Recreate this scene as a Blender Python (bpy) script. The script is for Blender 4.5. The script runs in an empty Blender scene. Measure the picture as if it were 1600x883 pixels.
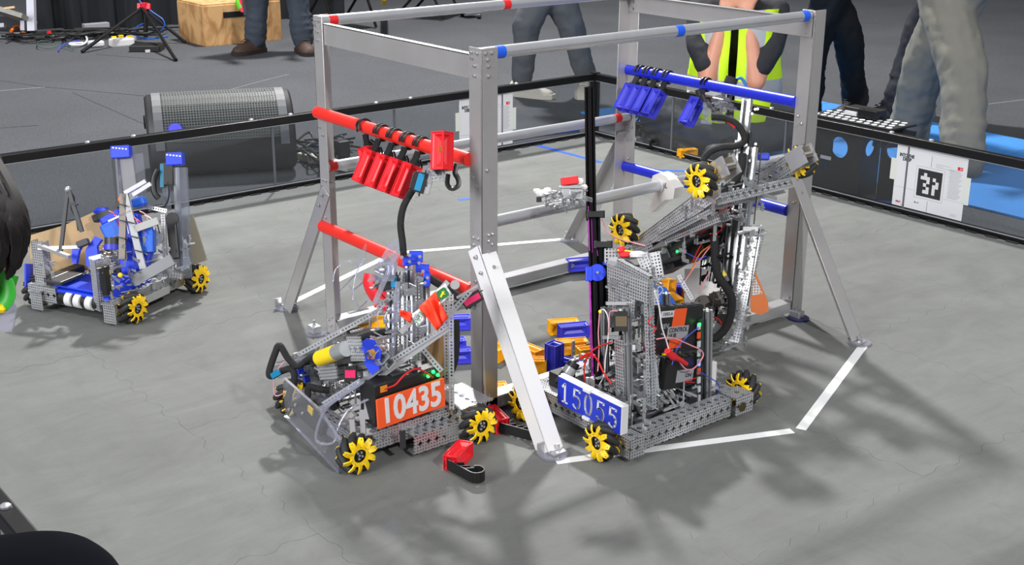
import bpy, math, random
from mathutils import Vector, Matrix, noise
R_ = random.Random(7)
scene = bpy.context.scene
COL = scene.collection
V = Vector
# ------------------------------------------------------------------ camera
CAM = V((2.70008, -2.35125, 1.36517)); YAW, PIT, ROL, FPX = 2.4685, .3313, .0044, 1984.39
FW = V((math.cos(PIT)*math.cos(YAW), math.cos(PIT)*math.sin(YAW), -math.sin(PIT)))
_r = V((math.sin(YAW), -math.cos(YAW), 0)); _u = _r.cross(FW)
RT = _r*math.cos(ROL) + _u*math.sin(ROL); UP = -_r*math.sin(ROL) + _u*math.cos(ROL)
cd = bpy.data.cameras.new('camera'); cam = bpy.data.objects.new('camera', cd); COL.objects.link(cam)
cd.sensor_width = 36; cd.lens = 36*FPX/1600; cd.clip_start = .05; cd.clip_end = 100
m = Matrix((RT, UP, -FW)).transposed().to_4x4(); m.translation = CAM; cam.matrix_world = m
scene.camera = cam
# ------------------------------------------------------------------ world, light, exposure
wd = bpy.data.worlds.new('world'); scene.world = wd; wd.use_nodes = True
bg = wd.node_tree.nodes['Background']; bg.inputs[0].default_value = (.84, .85, .87, 1); bg.inputs[1].default_value = .33
scene.view_settings.view_transform = 'Standard'; scene.view_settings.look = 'None'
scene.view_settings.gamma = 1; scene.view_settings.use_curve_mapping = False
scene.view_settings.exposure = 0.32
def lamp(name, loc, aim, size, power, color=(1, 1, 1)):
    l = bpy.data.lights.new(name, 'AREA'); l.shape = 'DISK'; l.size = size; l.energy = power; l.color = color
    o = bpy.data.objects.new(name, l); COL.objects.link(o); o.location = loc
    o.rotation_euler = (V(aim)-V(loc)).to_track_quat('-Z', 'Y').to_euler(); return o
lamp('arena_lamp_back', (-5.25, 2.94, 6.3), (0, -.2, 0), .48, 830, (1, .98, .95))
lamp('arena_lamp_front', (8.6, -1.6, 6.0), (-.6, .3, 0), .5, 450, (1, .98, .96))
lamp('arena_lamp_left', (-1.5, -7.0, 6.5), (-1.5, -.5, 0), 1.0, 110, (.97, .98, 1))
lamp('fill_lamp_low', (1.6, -13.0, 5.6), (0, 0, .3), 5.0, 1250, (.99, .99, 1))  # added soft fill to brighten the faces turned to the camera
lamp('fill_lamp_top', (-.3, .3, 8.0), (-.5, .2, 0), 3.5, 60, (.95, .97, 1))  # added ambient fill from overhead, not a fixture of the hall
# ------------------------------------------------------------------ pixel -> point on a plane of the place
def ray(x, y): return FW + RT*((x-800)/FPX) - UP*((y-441.5)/FPX)
def aX(px, py, x): d = ray(px, py); return CAM + d*((x-CAM.x)/d.x)
def aY(px, py, y): d = ray(px, py); return CAM + d*((y-CAM.y)/d.y)
def aZ(px, py, z=0.): d = ray(px, py); return CAM + d*((z-CAM.z)/d.z)
# ------------------------------------------------------------------ materials
def sr(c):
    def f(v): v = v/255; return v/12.92 if v <= .04045 else ((v+.055)/1.055)**2.4
    return (f(c[0]), f(c[1]), f(c[2]), 1)
MT = {}
def mat(name, col, rough=.5, metal=0., vary=0., vscale=20., bump=0., bscale=60., alpha=1., emis=None, spec=.5, trans=0., coat=0.):
    if name in MT: return MT[name]
    m = bpy.data.materials.new(name); m.use_nodes = True; nt = m.node_tree; N = nt.nodes; L = nt.links
    b = N['Principled BSDF']; c = sr(col)
    b.inputs['Base Color'].default_value = c; b.inputs['Roughness'].default_value = rough; b.inputs['Metallic'].default_value = metal
    b.inputs['Specular IOR Level'].default_value = spec; b.inputs['Alpha'].default_value = alpha
    b.inputs['Transmission Weight'].default_value = trans; b.inputs['Coat Weight'].default_value = coat
    if emis: b.inputs['Emission Color'].default_value = sr(emis[0]); b.inputs['Emission Strength'].default_value = emis[1]
    if vary or bump:
        tc = N.new('ShaderNodeTexCoord')
    if vary:
        n = N.new('ShaderNodeTexNoise'); n.inputs['Scale'].default_value = vscale; n.inputs['Detail'].default_value = 5
        L.new(tc.outputs['Object'], n.inputs['Vector'])
        r = N.new('ShaderNodeMapRange'); r.inputs['From Min'].default_value = .3; r.inputs['From Max'].default_value = .7
        r.inputs['To Min'].default_value = 1-vary; r.inputs['To Max'].default_value = 1+vary
        L.new(n.outputs['Fac'], r.inputs['Value'])
        mm = N.new('ShaderNodeVectorMath'); mm.operation = 'SCALE'; mm.inputs[0].default_value = c[:3]
        L.new(r.outputs[0], mm.inputs['Scale']); L.new(mm.outputs[0], b.inputs['Base Color'])
    if bump:
        n = N.new('ShaderNodeTexNoise'); n.inputs['Scale'].default_value = bscale; n.inputs['Detail'].default_value = 4
        L.new(tc.outputs['Object'], n.inputs['Vector'])
        bp = N.new('ShaderNodeBump'); bp.inputs['Strength'].default_value = bump; bp.inputs['Distance'].default_value = .01
        L.new(n.outputs['Fac'], bp.inputs['Height']); L.new(bp.outputs[0], b.inputs['Normal'])
    MT[name] = m; return m
def holes(name, col, rough, metal, pitch=.008, r=.0021, big=0., bpitch=.024, alpha=1.):
    """punched sheet: round holes cut through the sheet by its UV map, which is in metres"""
    if name in MT: return MT[name]
    m = mat(name, col, rough, metal, vary=.08, vscale=30); nt = m.node_tree; N = nt.nodes; L = nt.links; b = N['Principled BSDF']
    uv = N.new('ShaderNodeUVMap')
    def grid(p, rad, row=False):
        s = N.new('ShaderNodeVectorMath'); s.operation = 'SCALE'; s.inputs['Scale'].default_value = 1/p; L.new(uv.outputs[0], s.inputs[0])
        a = N.new('ShaderNodeVectorMath'); a.operation = 'ADD'; a.inputs[1].default_value = (.5, .5, 0); L.new(s.outputs[0], a.inputs[0])
        f = N.new('ShaderNodeVectorMath'); f.operation = 'FRACTION'; L.new(a.outputs[0], f.inputs[0])
        d = N.new('ShaderNodeVectorMath'); d.operation = 'DISTANCE'; d.inputs[1].default_value = (.5, .5, 0); L.new(f.outputs[0], d.inputs[0])
        g = N.new('ShaderNodeMath'); g.operation = 'GREATER_THAN'; g.inputs[1].default_value = rad/p; L.new(d.outputs['Value'], g.inputs[0])
        if row:
            sx = N.new('ShaderNodeSeparateXYZ'); L.new(uv.outputs[0], sx.inputs[0]); ab = N.new('ShaderNodeMath'); ab.operation = 'ABSOLUTE'; L.new(sx.outputs['Y'], ab.inputs[0])
            gt = N.new('ShaderNodeMath'); gt.operation = 'GREATER_THAN'; gt.inputs[1].default_value = .011; L.new(ab.outputs[0], gt.inputs[0]); mx = N.new('ShaderNodeMath'); mx.operation = 'MAXIMUM'; L.new(g.outputs[0], mx.inputs[0]); L.new(gt.outputs[0], mx.inputs[1]); g = mx
        return g
    g = grid(pitch, r)
    if big:
        h = grid(bpitch, big, True); q = N.new('ShaderNodeMath'); q.operation = 'MULTIPLY'; L.new(g.outputs[0], q.inputs[0]); L.new(h.outputs[0], q.inputs[1]); g = q
    q = N.new('ShaderNodeMath'); q.operation = 'MULTIPLY'; q.inputs[1].default_value = alpha; L.new(g.outputs[0], q.inputs[0])
    L.new(q.outputs[0], b.inputs['Alpha']); return m
def clear(name, tint=(235, 240, 245), refl=.08, haze=.05):
    if name in MT: return MT[name]
    m = bpy.data.materials.new(name); m.use_nodes = True; nt = m.node_tree; N = nt.nodes; L = nt.links
    out = N['Material Output']; N.remove(N['Principled BSDF'])
    t = N.new('ShaderNodeBsdfTransparent'); t.inputs[0].default_value = sr(tint)
    g = N.new('ShaderNodeBsdfGlossy'); g.inputs['Roughness'].default_value = .08; g.inputs[0].default_value = (.9, .9, .9, 1)
    d = N.new('ShaderNodeBsdfDiffuse'); d.inputs[0].default_value = (.75, .77, .82, 1)
    fr = N.new('ShaderNodeLayerWeight'); fr.inputs['Blend'].default_value = .35
    mr = N.new('ShaderNodeMapRange'); mr.inputs['To Min'].default_value = refl*.5; mr.inputs['To Max'].default_value = min(.9, refl*5); L.new(fr.outputs['Facing'], mr.inputs['Value'])
    a = N.new('ShaderNodeMixShader'); L.new(mr.outputs[0], a.inputs[0]); L.new(t.outputs[0], a.inputs[1]); L.new(g.outputs[0], a.inputs[2])
    c = N.new('ShaderNodeMixShader'); c.inputs[0].default_value = haze; L.new(a.outputs[0], c.inputs[1]); L.new(d.outputs[0], c.inputs[2])
    L.new(c.outputs[0], out.inputs[0]); MT[name] = m; return m
ALU = mat('aluminium', (196, 194, 194), .36, .62, vary=.06, vscale=9, bump=.02, bscale=90)
ALB = mat('bare_aluminium', (192, 192, 196), .3, .6, vary=.05, vscale=14)
STL = mat('zinc_steel', (182, 185, 188), .32, .55, vary=.12, vscale=25)
SIL = mat('silver_paint', (158, 160, 164), .42, .55, vary=.05)
CHN = holes('punched_channel', (196, 198, 202), .34, .6, .008, .0022, .0056)
CHB = holes('punched_bright', (200, 202, 206), .3, .6, .008, .0025)
CHW = holes('punched_white', (200, 202, 206), .35, .2, .008, .0023)
RAIL = holes('punched_rail', (182, 186, 192), .3, .5, .0085, .0022, 0, .024)
BLK = mat('black_plastic', (26, 26, 28), .42, vary=.12, vscale=40)
BLM = mat('black_anodised', (22, 22, 25), .33, .3)
RUB = mat('black_rubber', (38, 38, 40), .62)
SLV = mat('braided_sleeve', (24, 24, 26), .7, bump=.5, bscale=500)
YEL = mat('yellow_paint', (255, 212, 8), .42)
RED = mat('red_plastic', (232, 34, 46), .42, vary=.03)
REDB = mat('red_bar', (228, 44, 34), .38)
BLU = mat('blue_plastic', (56, 60, 200), .42, vary=.05)
BLUP = mat('blue_print', (28, 62, 214), .45, vary=.06)
BLUB = mat('blue_bar', (24, 40, 196), .35)
YSP = mat('yellow_plastic', (250, 182, 14), .45, vary=.03)
WHT = mat('white_plastic', (222, 222, 225), .45)
TAPW = mat('white_tape', (232, 234, 234), .5, vary=.03)
TAPR = mat('red_tape', (224, 30, 34), .45); TAPB = mat('blue_tape', (24, 92, 226), .45)
CLR = clear('clear_acrylic', (244, 244, 248), .03, .06)
CLE = clear('clear_acrylic_edge', (222, 222, 236), .07, .16)
PANE = clear('clear_polycarbonate', (232, 234, 236), .03, .012)
# ------------------------------------------------------------------ mesh builder (UV maps in metres)
def basis(z, x=None):
    z = V(z).normalized()
    if x is None: x = V((0, 0, 1)) if abs(z.z) < .9 else V((1, 0, 0))
    x = V(x); x = (x - z*x.dot(z))
    if x.length < 1e-5: x = V((1, 0, 0)) if abs(z.x) < .9 else V((0, 1, 0)); x = x - z*x.dot(z)
    x.normalize(); return x, z.cross(x), z
class M:
    def __init__(s): s.v = []; s.f = []; s.uv = []; s.mi = []; s.k = 0
    def face(s, pts, uvs=None, mi=None):
        i = len(s.v); s.v += [V(p) for p in pts]; s.f.append(tuple(range(i, i+len(pts)))); s.uv.append(uvs or [(0, 0)]*len(pts)); s.mi.append(s.k if mi is None else mi)
    def idx(s, vs, fs):
        i = len(s.v); s.v += [V(p) for p in vs]
        for f in fs: s.f.append(tuple(i+a for a in f)); s.uv.append([(0, 0)]*len(f)); s.mi.append(s.k)
        return s
    def box(s, c, h, ax=None, mi=None):
        """centre, half sizes, axes"""
        c = V(c); ax = ax or (V((1, 0, 0)), V((0, 1, 0)), V((0, 0, 1))); ax = [V(a) for a in ax]
        i = len(s.v)
        for sx in (-1, 1):
            for sy in (-1, 1):
                for sz in (-1, 1): s.v.append(c+ax[0]*h[0]*sx+ax[1]*h[1]*sy+ax[2]*h[2]*sz)
        for q, (a, b) in (((0, 1, 3, 2), (1, 2)), ((4, 6, 7, 5), (1, 2)), ((0, 4, 5, 1), (0, 2)), ((2, 3, 7, 6), (0, 2)), ((0, 2, 6, 4), (0, 1)), ((1, 5, 7, 3), (0, 1))):
            s.f.append(tuple(i+j for j in q)); s.mi.append(s.k if mi is None else mi)
            u = []
            for j in q:
                d = [h[0]*(1 if j & 4 else -1), h[1]*(1 if j & 2 else -1), h[2]*(1 if j & 1 else -1)]
                u.append((d[a], d[b]))
            s.uv.append(u)
        return s
    def bb(s, lo, hi): lo = V(lo); hi = V(hi); return s.box((lo+hi)/2, (hi-lo)/2)
    def bar(s, p0, p1, w, h, up=(0, 0, 1)):
        """box from p0 to p1, h along up, w across"""
        p0 = V(p0); p1 = V(p1); d = (p1-p0); l = d.length; x, y, z = basis(d, up)
        return s.box((p0+p1)/2, (l/2, w/2, h/2), (z, y, x))
    def chan(s, p0, p1, n, w=.048, d=.04, t=.0025):
        """U channel, web centred on p0-p1 and facing n, flanges going back"""
        p0 = V(p0); p1 = V(p1); a = (p1-p0); l = a.length; x, y, z = basis(a, n); c = (p0+p1)/2
        s.box(c-x*t/2, (l/2, w/2, t/2), (z, y, x))
        for k in (-1, 1): s.box(c-x*d/2+y*k*(w/2-t/2), (l/2, d/2, t/2), (z, x, y))
        return s
    def cyl(s, p0, p1, r, n=14, r1=None, caps=True, hole=0):
        p0 = V(p0); p1 = V(p1); x, y, z = basis(p1-p0); r1 = r if r1 is None else r1; i = len(s.v)
        for p, rr in ((p0, r), (p1, r1)):
            for k in range(n):
                a = 2*math.pi*k/n; s.v.append(p+(x*math.cos(a)+y*math.sin(a))*rr)
        for k in range(n):
            j = (k+1) % n; s.f.append((i+k, i+j, i+n+j, i+n+k)); s.uv.append([(0, 0)]*4); s.mi.append(s.k)
        if caps:
            s.f.append(tuple(i+k for k in reversed(range(n)))); s.uv.append([(0, 0)]*n); s.mi.append(s.k)
            s.f.append(tuple(i+n+k for k in range(n))); s.uv.append([(0, 0)]*n); s.mi.append(s.k)
        return s
    def lathe(s, c, axis, prof, n=20, x=None, close=True):
        """prof = [(radius, height)] round the axis from c"""
        c = V(c); x, y, z = basis(axis, x); i = len(s.v); m = len(prof)
        for r, h in prof:
            for k in range(n):
                a = 2*math.pi*k/n; s.v.append(c+z*h+(x*math.cos(a)+y*math.sin(a))*r)
        for q in range(m-1):
            for k in range(n):
                j = (k+1) % n; s.f.append((i+q*n+k, i+q*n+j, i+(q+1)*n+j, i+(q+1)*n+k)); s.uv.append([(0, 0)]*4); s.mi.append(s.k)
        if close:
            if prof[0][0] > 1e-6: s.f.append(tuple(i+k for k in reversed(range(n)))); s.uv.append([(0, 0)]*n); s.mi.append(s.k)
            if prof[-1][0] > 1e-6: s.f.append(tuple(i+(m-1)*n+k for k in range(n))); s.uv.append([(0, 0)]*n); s.mi.append(s.k)
        return s
    def loft(s, rings, caps=True):
        i = len(s.v); n = len(rings[0])
        for r in rings: s.v += [V(p) for p in r]
        for q in range(len(rings)-1):
            for k in range(n):
                j = (k+1) % n; s.f.append((i+q*n+k, i+q*n+j, i+(q+1)*n+j, i+(q+1)*n+k)); s.uv.append([(0, 0)]*4); s.mi.append(s.k)
        if caps:
            b = i+(len(rings)-1)*n
            s.f.append(tuple(i+k for k in reversed(range(n)))); s.uv.append([(0, 0)]*n); s.mi.append(s.k)
            s.f.append(tuple(b+k for k in range(n))); s.uv.append([(0, 0)]*n); s.mi.append(s.k)
        return s
    def tube(s, pts, r, n=8, smooth=3, flat=None, up=None):
        """round (or flat: ratio) tube through pts, smoothed"""
        pts = [V(p) for p in pts]
        if smooth: pts = spline(pts, smooth)
        rs = r if isinstance(r, (list, tuple)) else [r]*len(pts)
        if len(rs) != len(pts): rs = [rs[min(len(rs)-1, int(k*len(rs)/len(pts)))] for k in range(len(pts))]
        T = [(pts[min(k+1, len(pts)-1)]-pts[max(k-1, 0)]).normalized() for k in range(len(pts))]
        x, y, z = basis(T[0], up); rings = []
        for k, p in enumerate(pts):
            if k: x = (x-T[k]*x.dot(T[k])); x = x.normalized() if x.length > 1e-6 else basis(T[k])[0]
            y = T[k].cross(x)
            rings.append([p+(x*math.cos(2*math.pi*j/n)*(flat or 1)+y*math.sin(2*math.pi*j/n))*rs[k] for j in range(n)])
        return s.loft(rings)
    def prism(s, poly, t, o, x, n, back=True):
        """2-D outline extruded by t along -n from the plane at o with x axis and normal n (any outline, fan-free ngon)"""
        x, y, z = basis(n, x); o = V(o); A = [o+x*p[0]+y*p[1] for p in poly]; B = [p-z*t for p in A]; k = len(A)
        s.face(A, [tuple(p) for p in poly]); s.face(B[::-1], [tuple(p) for p in poly[::-1]])
        for i in range(k):
            j = (i+1) % k; s.face([A[j], A[i], B[i], B[j]])
        return s
    def ball(s, c, r, n=12, sc=(1, 1, 1), ax=None):
        ax = ax or (V((1, 0, 0)), V((0, 1, 0)), V((0, 0, 1))); c = V(c); rings = []
        m = max(4, n//2)
        for q in range(m+1):
            a = math.pi*q/m; rr = max(math.sin(a), .02)
            rings.append([c+ax[0]*(rr*math.cos(2*math.pi*k/n)*r*sc[0])+ax[1]*(rr*math.sin(2*math.pi*k/n)*r*sc[1])+ax[2]*(-math.cos(a)*r*sc[2]) for k in range(n)])
        return s.loft(rings)
    def build(s, name, mats, parent=None, smooth=35, bevel=0., world=True):
        me = bpy.data.meshes.new(name); off = V((0, 0, 0))
        if parent is not None and world: off = wloc(parent)
        me.from_pydata([tuple(v-off) for v in s.v], [], s.f)
        mats = mats if isinstance(mats, (list, tuple)) else [mats]
        for m in mats: me.materials.append(m)
        u = me.uv_layers.new(name='UVMap'); fl = [c for f in s.uv for p in f for c in p]; u.data.foreach_set('uv', fl)
        me.polygons.foreach_set('material_index', s.mi)
        if smooth:
            me.shade_smooth() if hasattr(me, 'shade_smooth') else None
            me.set_sharp_from_angle(angle=math.radians(smooth))
        me.update(); o = bpy.data.objects.new(name, me); COL.objects.link(o)
        if parent is not None: o.parent = parent
        if bevel:
            b = o.modifiers.new('bevel', 'BEVEL'); b.width = bevel; b.segments = 2; b.limit_method = 'ANGLE'; b.angle_limit = .7
        return o
def wloc(o):
    l = V((0, 0, 0))
    while o is not None: l += V(o.location); o = o.parent
    return l
def spline(p, n):
    out = []
    for i in range(len(p)-1):
        a = p[max(i-1, 0)]; b = p[i]; c = p[i+1]; d = p[min(i+2, len(p)-1)]
        for k in range(n):
            t = k/n; out.append(.5*((2*b)+(c-a)*t+(2*a-5*b+4*c-d)*t*t+(3*b-a-3*c+d)*t**3))
    out.append(p[-1].copy()); return out
def thing(name, label, cat, loc=(0, 0, 0), rz=0, group=None):
    o = bpy.data.objects.new(name, None); o.empty_display_size = .05; COL.objects.link(o); o.location = loc; o.rotation_euler = (0, 0, rz)
    return tag(o, label, cat, group)
def tag(o, label=None, cat=None, group=None, kind=None):
    if label: o['label'] = label
    if cat: o['category'] = cat
    if group: o['group'] = group
    if kind: o['kind'] = kind
    return o
def part(o, parent, keep=False):
    o.parent = parent; return o
def kids(o): return list(o.children)
def tree(o, parent=None):
    c = o.copy(); COL.objects.link(c); c.parent = parent
    for ch in kids(o): tree(ch, c)
    return c
def text(body, size, o, x, n, mats, name, parent, ext=.0008, bold=0., shear=0., sx=1., align='CENTER', space=1.):
    """raised lettering standing on a plane, turned into a mesh"""
    cu = bpy.data.curves.new(name, 'FONT'); cu.body = body; cu.size = size; cu.extrude = ext; cu.offset = bold; cu.shear = shear
    cu.align_x = align; cu.align_y = 'CENTER'; cu.space_character = space; cu.resolution_u = 3
    ob = bpy.data.objects.new(name, cu); COL.objects.link(ob); dg = bpy.context.evaluated_depsgraph_get()
    me = bpy.data.meshes.new_from_object(ob.evaluated_get(dg)); COL.objects.unlink(ob); bpy.data.objects.remove(ob)
    x, y, z = basis(n, x); mx = Matrix((x*sx, y, z)).transposed().to_4x4(); mx.translation = V(o)-wloc(parent) if parent else V(o)
    me.transform(mx); me.materials.clear(); me.materials.append(mats)
    r = bpy.data.objects.new(name, me); COL.objects.link(r)
    if parent: r.parent = parent
    return r
# ================================================================== the setting
def carpet_mat():
    m = mat('carpet', (78, 80, 84), .95, vary=.10, vscale=1.3, spec=.15); nt = m.node_tree; N = nt.nodes; L = nt.links; b = N['Principled BSDF']
    tc = N.new('ShaderNodeTexCoord'); n = N.new('ShaderNodeTexNoise'); n.inputs['Scale'].default_value = 130; n.inputs['Detail'].default_value = 3; L.new(tc.outputs['Object'], n.inputs['Vector'])
    src = b.inputs['Base Color'].links[0].from_socket
    r = N.new('ShaderNodeMapRange'); r.inputs['From Min'].default_value = .3; r.inputs['From Max'].default_value = .7; r.inputs['To Min'].default_value = .72; r.inputs['To Max'].default_value = 1.28; L.new(n.outputs['Fac'], r.inputs['Value'])
    v = N.new('ShaderNodeVectorMath'); v.operation = 'SCALE'; L.new(src, v.inputs[0]); L.new(r.outputs[0], v.inputs['Scale']); L.new(v.outputs[0], b.inputs['Base Color'])
    bp = N.new('ShaderNodeBump'); bp.inputs['Strength'].default_value = .4; bp.inputs['Distance'].default_value = .004; L.new(n.outputs['Fac'], bp.inputs['Height']); L.new(bp.outputs[0], b.inputs['Normal'])
    return m
CARP = carpet_mat()
fl = M().bb((-16, -12, -.06), (8, 14, -.014)).build('floor', CARP, smooth=0); tag(fl, kind='structure')
SEAM = mat('carpet_seam', (58, 59, 62), .95)
SEAL = mat('carpet_seam_light', (134, 136, 140), .9)
for pts, mt_, w in (([(0, 126), (70, 136), (130, 141)], SEAM, .006), ([(130, 141), (300, 157)], SEAM, .006), ([(300, 157), (400, 129), (452, 116)], SEAL, .006),
                 ([(0, 142), (70, 136)], SEAL, .008), ([(114, 145), (228, 195)], SEAM, .006), ([(150, 85), (275, 95)], SEAM, .005), ([(0, 200), (60, 196)], SEAM, .01), ([(1525, 165), (1600, 156)], SEAL, .008)):
    q = M()
    P = [aZ(a, b, -.0135) for a, b in pts]
    for a, b in zip(P, P[1:]): q.bar(a, b, w, .002)
    q.build('carpet_seam', mt_, fl, 0)
wl = M(); wl.bb((-16, 13.9, -.06), (8, 14, 7)); tag(wl.build('wall_right', mat('hall_wall', (70, 72, 78), .9), smooth=0), kind='structure')
wl = M(); wl.bb((-16.1, -12, -.06), (-16, 14, 7)); tag(wl.build('wall_back', mat('hall_wall', (70, 72, 78), .9), smooth=0), kind='structure')
# foam tiles of the playing field: 6 x 6, toothed edges
FX0, FY1 = -1.924, 1.850; T = .6345; TY = .6110
def foam_mat():
    m = bpy.data.materials.new('foam_tile'); m.use_nodes = True; nt = m.node_tree; N = nt.nodes; L = nt.links; b = N['Principled BSDF']
    tc = N.new('ShaderNodeTexCoord')
    def noi(scale, det, rough=.55, sx=1, sy=1, rot=0, dist=0):
        mp = N.new('ShaderNodeMapping'); mp.inputs['Scale'].default_value = (sx, sy, 1); mp.inputs['Rotation'].default_value = (0, 0, rot); L.new(tc.outputs['Object'], mp.inputs['Vector'])
        n = N.new('ShaderNodeTexNoise'); n.inputs['Scale'].default_value = scale; n.inputs['Detail'].default_value = det; n.inputs['Roughness'].default_value = rough; n.inputs['Distortion'].default_value = dist; L.new(mp.outputs[0], n.inputs['Vector']); return n
    def mr(n, a, b_, c, d):
        r = N.new('ShaderNodeMapRange'); r.inputs['From Min'].default_value = a; r.inputs['From Max'].default_value = b_; r.inputs['To Min'].default_value = c; r.inputs['To Max'].default_value = d; L.new(n.outputs['Fac'], r.inputs['Value']); return r
    def mul(a, b_):
        q = N.new('ShaderNodeMath'); q.operation = 'MULTIPLY'; L.new(a.outputs[0], q.inputs[0]); L.new(b_.outputs[0], q.inputs[1]); return q
    a = mr(noi(2.2, 6, .6, 1, .7, .5, .8), .3, .7, .88, 1.10); s = mr(noi(7, 7, .70, 1, .35, .9, 1.6), .3, .72, .86, 1.09); g = mr(noi(260, 2), .3, .7, .965, 1.035)
    s2 = mr(noi(9, 6, .7, .3, 1, 1.2, 1.5), .32, .5, .93, 1.0)
    f = mul(mul(mul(a, s), g), s2)
    v = N.new('ShaderNodeVectorMath'); v.operation = 'SCALE'; v.inputs[0].default_value = sr((113, 115, 113))[:3]; L.new(f.outputs[0], v.inputs['Scale']); L.new(v.outputs[0], b.inputs['Base Color'])
    b.inputs['Roughness'].default_value = .82; b.inputs['Specular IOR Level'].default_value = .3
    n = noi(300, 2); bp = N.new('ShaderNodeBump'); bp.inputs['Strength'].default_value = .12; bp.inputs['Distance'].default_value = .003; L.new(n.outputs['Fac'], bp.inputs['Height']); L.new(bp.outputs[0], b.inputs['Normal'])
    return m
FOAM = foam_mat(); FOAMD = mat('foam_edge', (34, 34, 35), .9)
fb = M().bb((FX0-.006, FY1-6*TY-.006, -.014), (FX0+6*T+.006, FY1+.006, -.0035)).build('floor_foam_base', mat('foam_gap', (92, 92, 90), .9), smooth=0); tag(fb, kind='structure')
def edge(p, q, outer, gap):
    """toothed line from p to q; teeth swing to both sides so that neighbours interlock"""
    p = V(p); q = V(q); d = (q-p).normalized(); n = V((-d.y, d.x)); L = (q-p).length; out = []
    k = 13; s = L/k
    out.append(p+d*gap+n*gap)
    amp = 0 if outer else .009
    # direction-independent tooth sequence, so both tiles follow one line
    fwd = (d.x+d.y) > 0
    for i in range(k):
        j = i if fwd else k-1-i
        a = amp*(1 if j % 2 else -1)
        if i in (0, k-1): a = 0
        if not fwd: a = -a
        for t, w in ((.16, .6), (.24, 1), (.76, 1), (.84, .6)): out.append(p+d*(s*(i+t))+n*(a*w+gap))
    return out
for i in range(6):
    for j in range(6):
        x0 = FX0+i*T; y0 = FY1-(j+1)*TY; c = [V((x0, y0)), V((x0+T, y0)), V((x0+T, y0+TY)), V((x0, y0+TY))]
        g = .0003; pl = []
        outs = (j == 5, i == 5, j == 0, i == 0)
        for k in range(4): pl += edge(c[k], c[(k+1) % 4], outs[k], g)
        q = M(); z = -R_.random()*.0004
        q.prism([(p.x-x0, p.y-y0) for p in pl], .0035, (x0, y0, z), (1, 0, 0), (0, 0, 1))
        q.build('foam_tile', FOAM, fb, 0)
q = M()   # toothed black lip between the tiles and the boards
for k in range(44):
    q.bb((FX0-.001+k*.084, FY1-.008, -.003), (FX0+.045+k*.084, FY1+.004, .004)); q.bb((FX0-.004, FY1-.045-k*.084, -.003), (FX0+.008, FY1-k*.084, .004))
q.build('edge_lip', FOAMD, fb, 0)
# ---- tape on the tiles
def tape(pts, w, m, label, grp=None, z=.0006):
    P = [V((p[0], p[1], z)) for p in pts]; q = M()
    for a, b in zip(P, P[1:]): q.bar(a, b, w, .0008)
    o = q.build('floor_tape', m, None, 0); tag(o, label, 'tape', grp); return o
g_ = 'white tape lines round the rig'
tape([(.672, -.60), (.905, -.032)], .026, TAPW, 'white tape strip from the near leg foot past the blue numbered robot', g_)
tape([(.912, -.008), (.66, .58)], .026, TAPW, 'short white tape strip up to the right leg foot', g_)
tape([(-.66, -.58), (-.90, -.03)], .026, TAPW, 'white tape strip starting at the left leg foot', g_)
tape([(-.905, .0), (-.665, .585)], .026, TAPW, 'white tape strip behind the near post running to the back leg foot', g_)
q1 = aZ(828, 224); q2 = aZ(940, 254); q3 = aZ(1025, 266); q4 = aZ(1078, 268)
tape([q1.xy, q2.xy], .024, TAPB, 'blue tape strip slanting over the tiles in the back corner')
tape([q3.xy, q4.xy], .024, TAPB, 'blue tape strip on the tiles behind the right numbered robots')
tape([aZ(716, 312).xy, aZ(750, 309).xy], .024, TAPB, 'short piece of blue tape behind the near post')
# ---- boards round the field
def board(name, a, b, inward, joints, top=.305):
    """clear board from a to b: top rail, bottom rail, panels, joint strips"""
    a = V((a[0], a[1], 0)); b = V((b[0], b[1], 0)); d = (b-a).normalized(); n = V(inward)
    root = M().bar(a-n*.016+V((0, 0, top-.016)), b-n*.016+V((0, 0, top-.016)), .034, .033).build(name, BLM, None, 30, .003); tag(root, kind='structure')
    M().bar(a-n*.016+V((0, 0, .008)), b-n*.016+V((0, 0, .008)), .03, .018).build('bottom_rail', BLM, root, 30)
    M().bar(a-n*.002+V((0, 0, .019)), b-n*.002+V((0, 0, .019)), .003, .004).build('rail_strip', ALB, root, 0)
    M().bar(a-n*.002+V((0, 0, top-.034)), b-n*.002+V((0, 0, top-.034)), .002, .002).build('rail_strip', ALB, root, 0)
    js = [0]+joints+[(b-a).length]
    for s, e in zip(js, js[1:]):
        M().bar(a+d*(s+.002)-n*.012+V((0, 0, .143)), a+d*(e-.002)-n*.012+V((0, 0, .143)), .004, .252).build('panel', PANE, root, 0)
    for j in joints:
        M().bb((-.004, -.004, .02), (.004, .004, .275)).build('joint_strip', mat('joint_grey', (96, 98, 104), .5), root, 0).location = a+d*j-n*.012-wloc(root)
    for j in [x for x in joints]:
        for s in (-.09, .09):
            p = a+d*(j+s)-n*.016+V((0, 0, top)); M().lathe(p, (0, 0, 1), [(.010, 0), (.010, .004), (.006, .007), (0, .0075)], 8).build('rail_bolt', ALB, root)
    return root
X0, X1, Y0, Y1 = -1.930, 1.900, -1.816, 1.857
board('wall_left', (X0, Y0), (X0, Y1), (1, 0, 0), [.62, 1.22, 1.9, 2.5, 3.1])
board('wall_right', (X0-.02, Y1), (X1, Y1), (0, -1, 0), [.55, 1.22, 1.83, 2.44, 3.05])
board('wall_near', (X0, Y0), (X1, Y0), (0, 1, 0), [.61, 1.22, 1.83, 2.52, 3.1])
board('wall_front', (X1, Y0), (X1, Y1), (-1, 0, 0), [.61, 1.22, 1.83, 2.44, 3.05])
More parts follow.
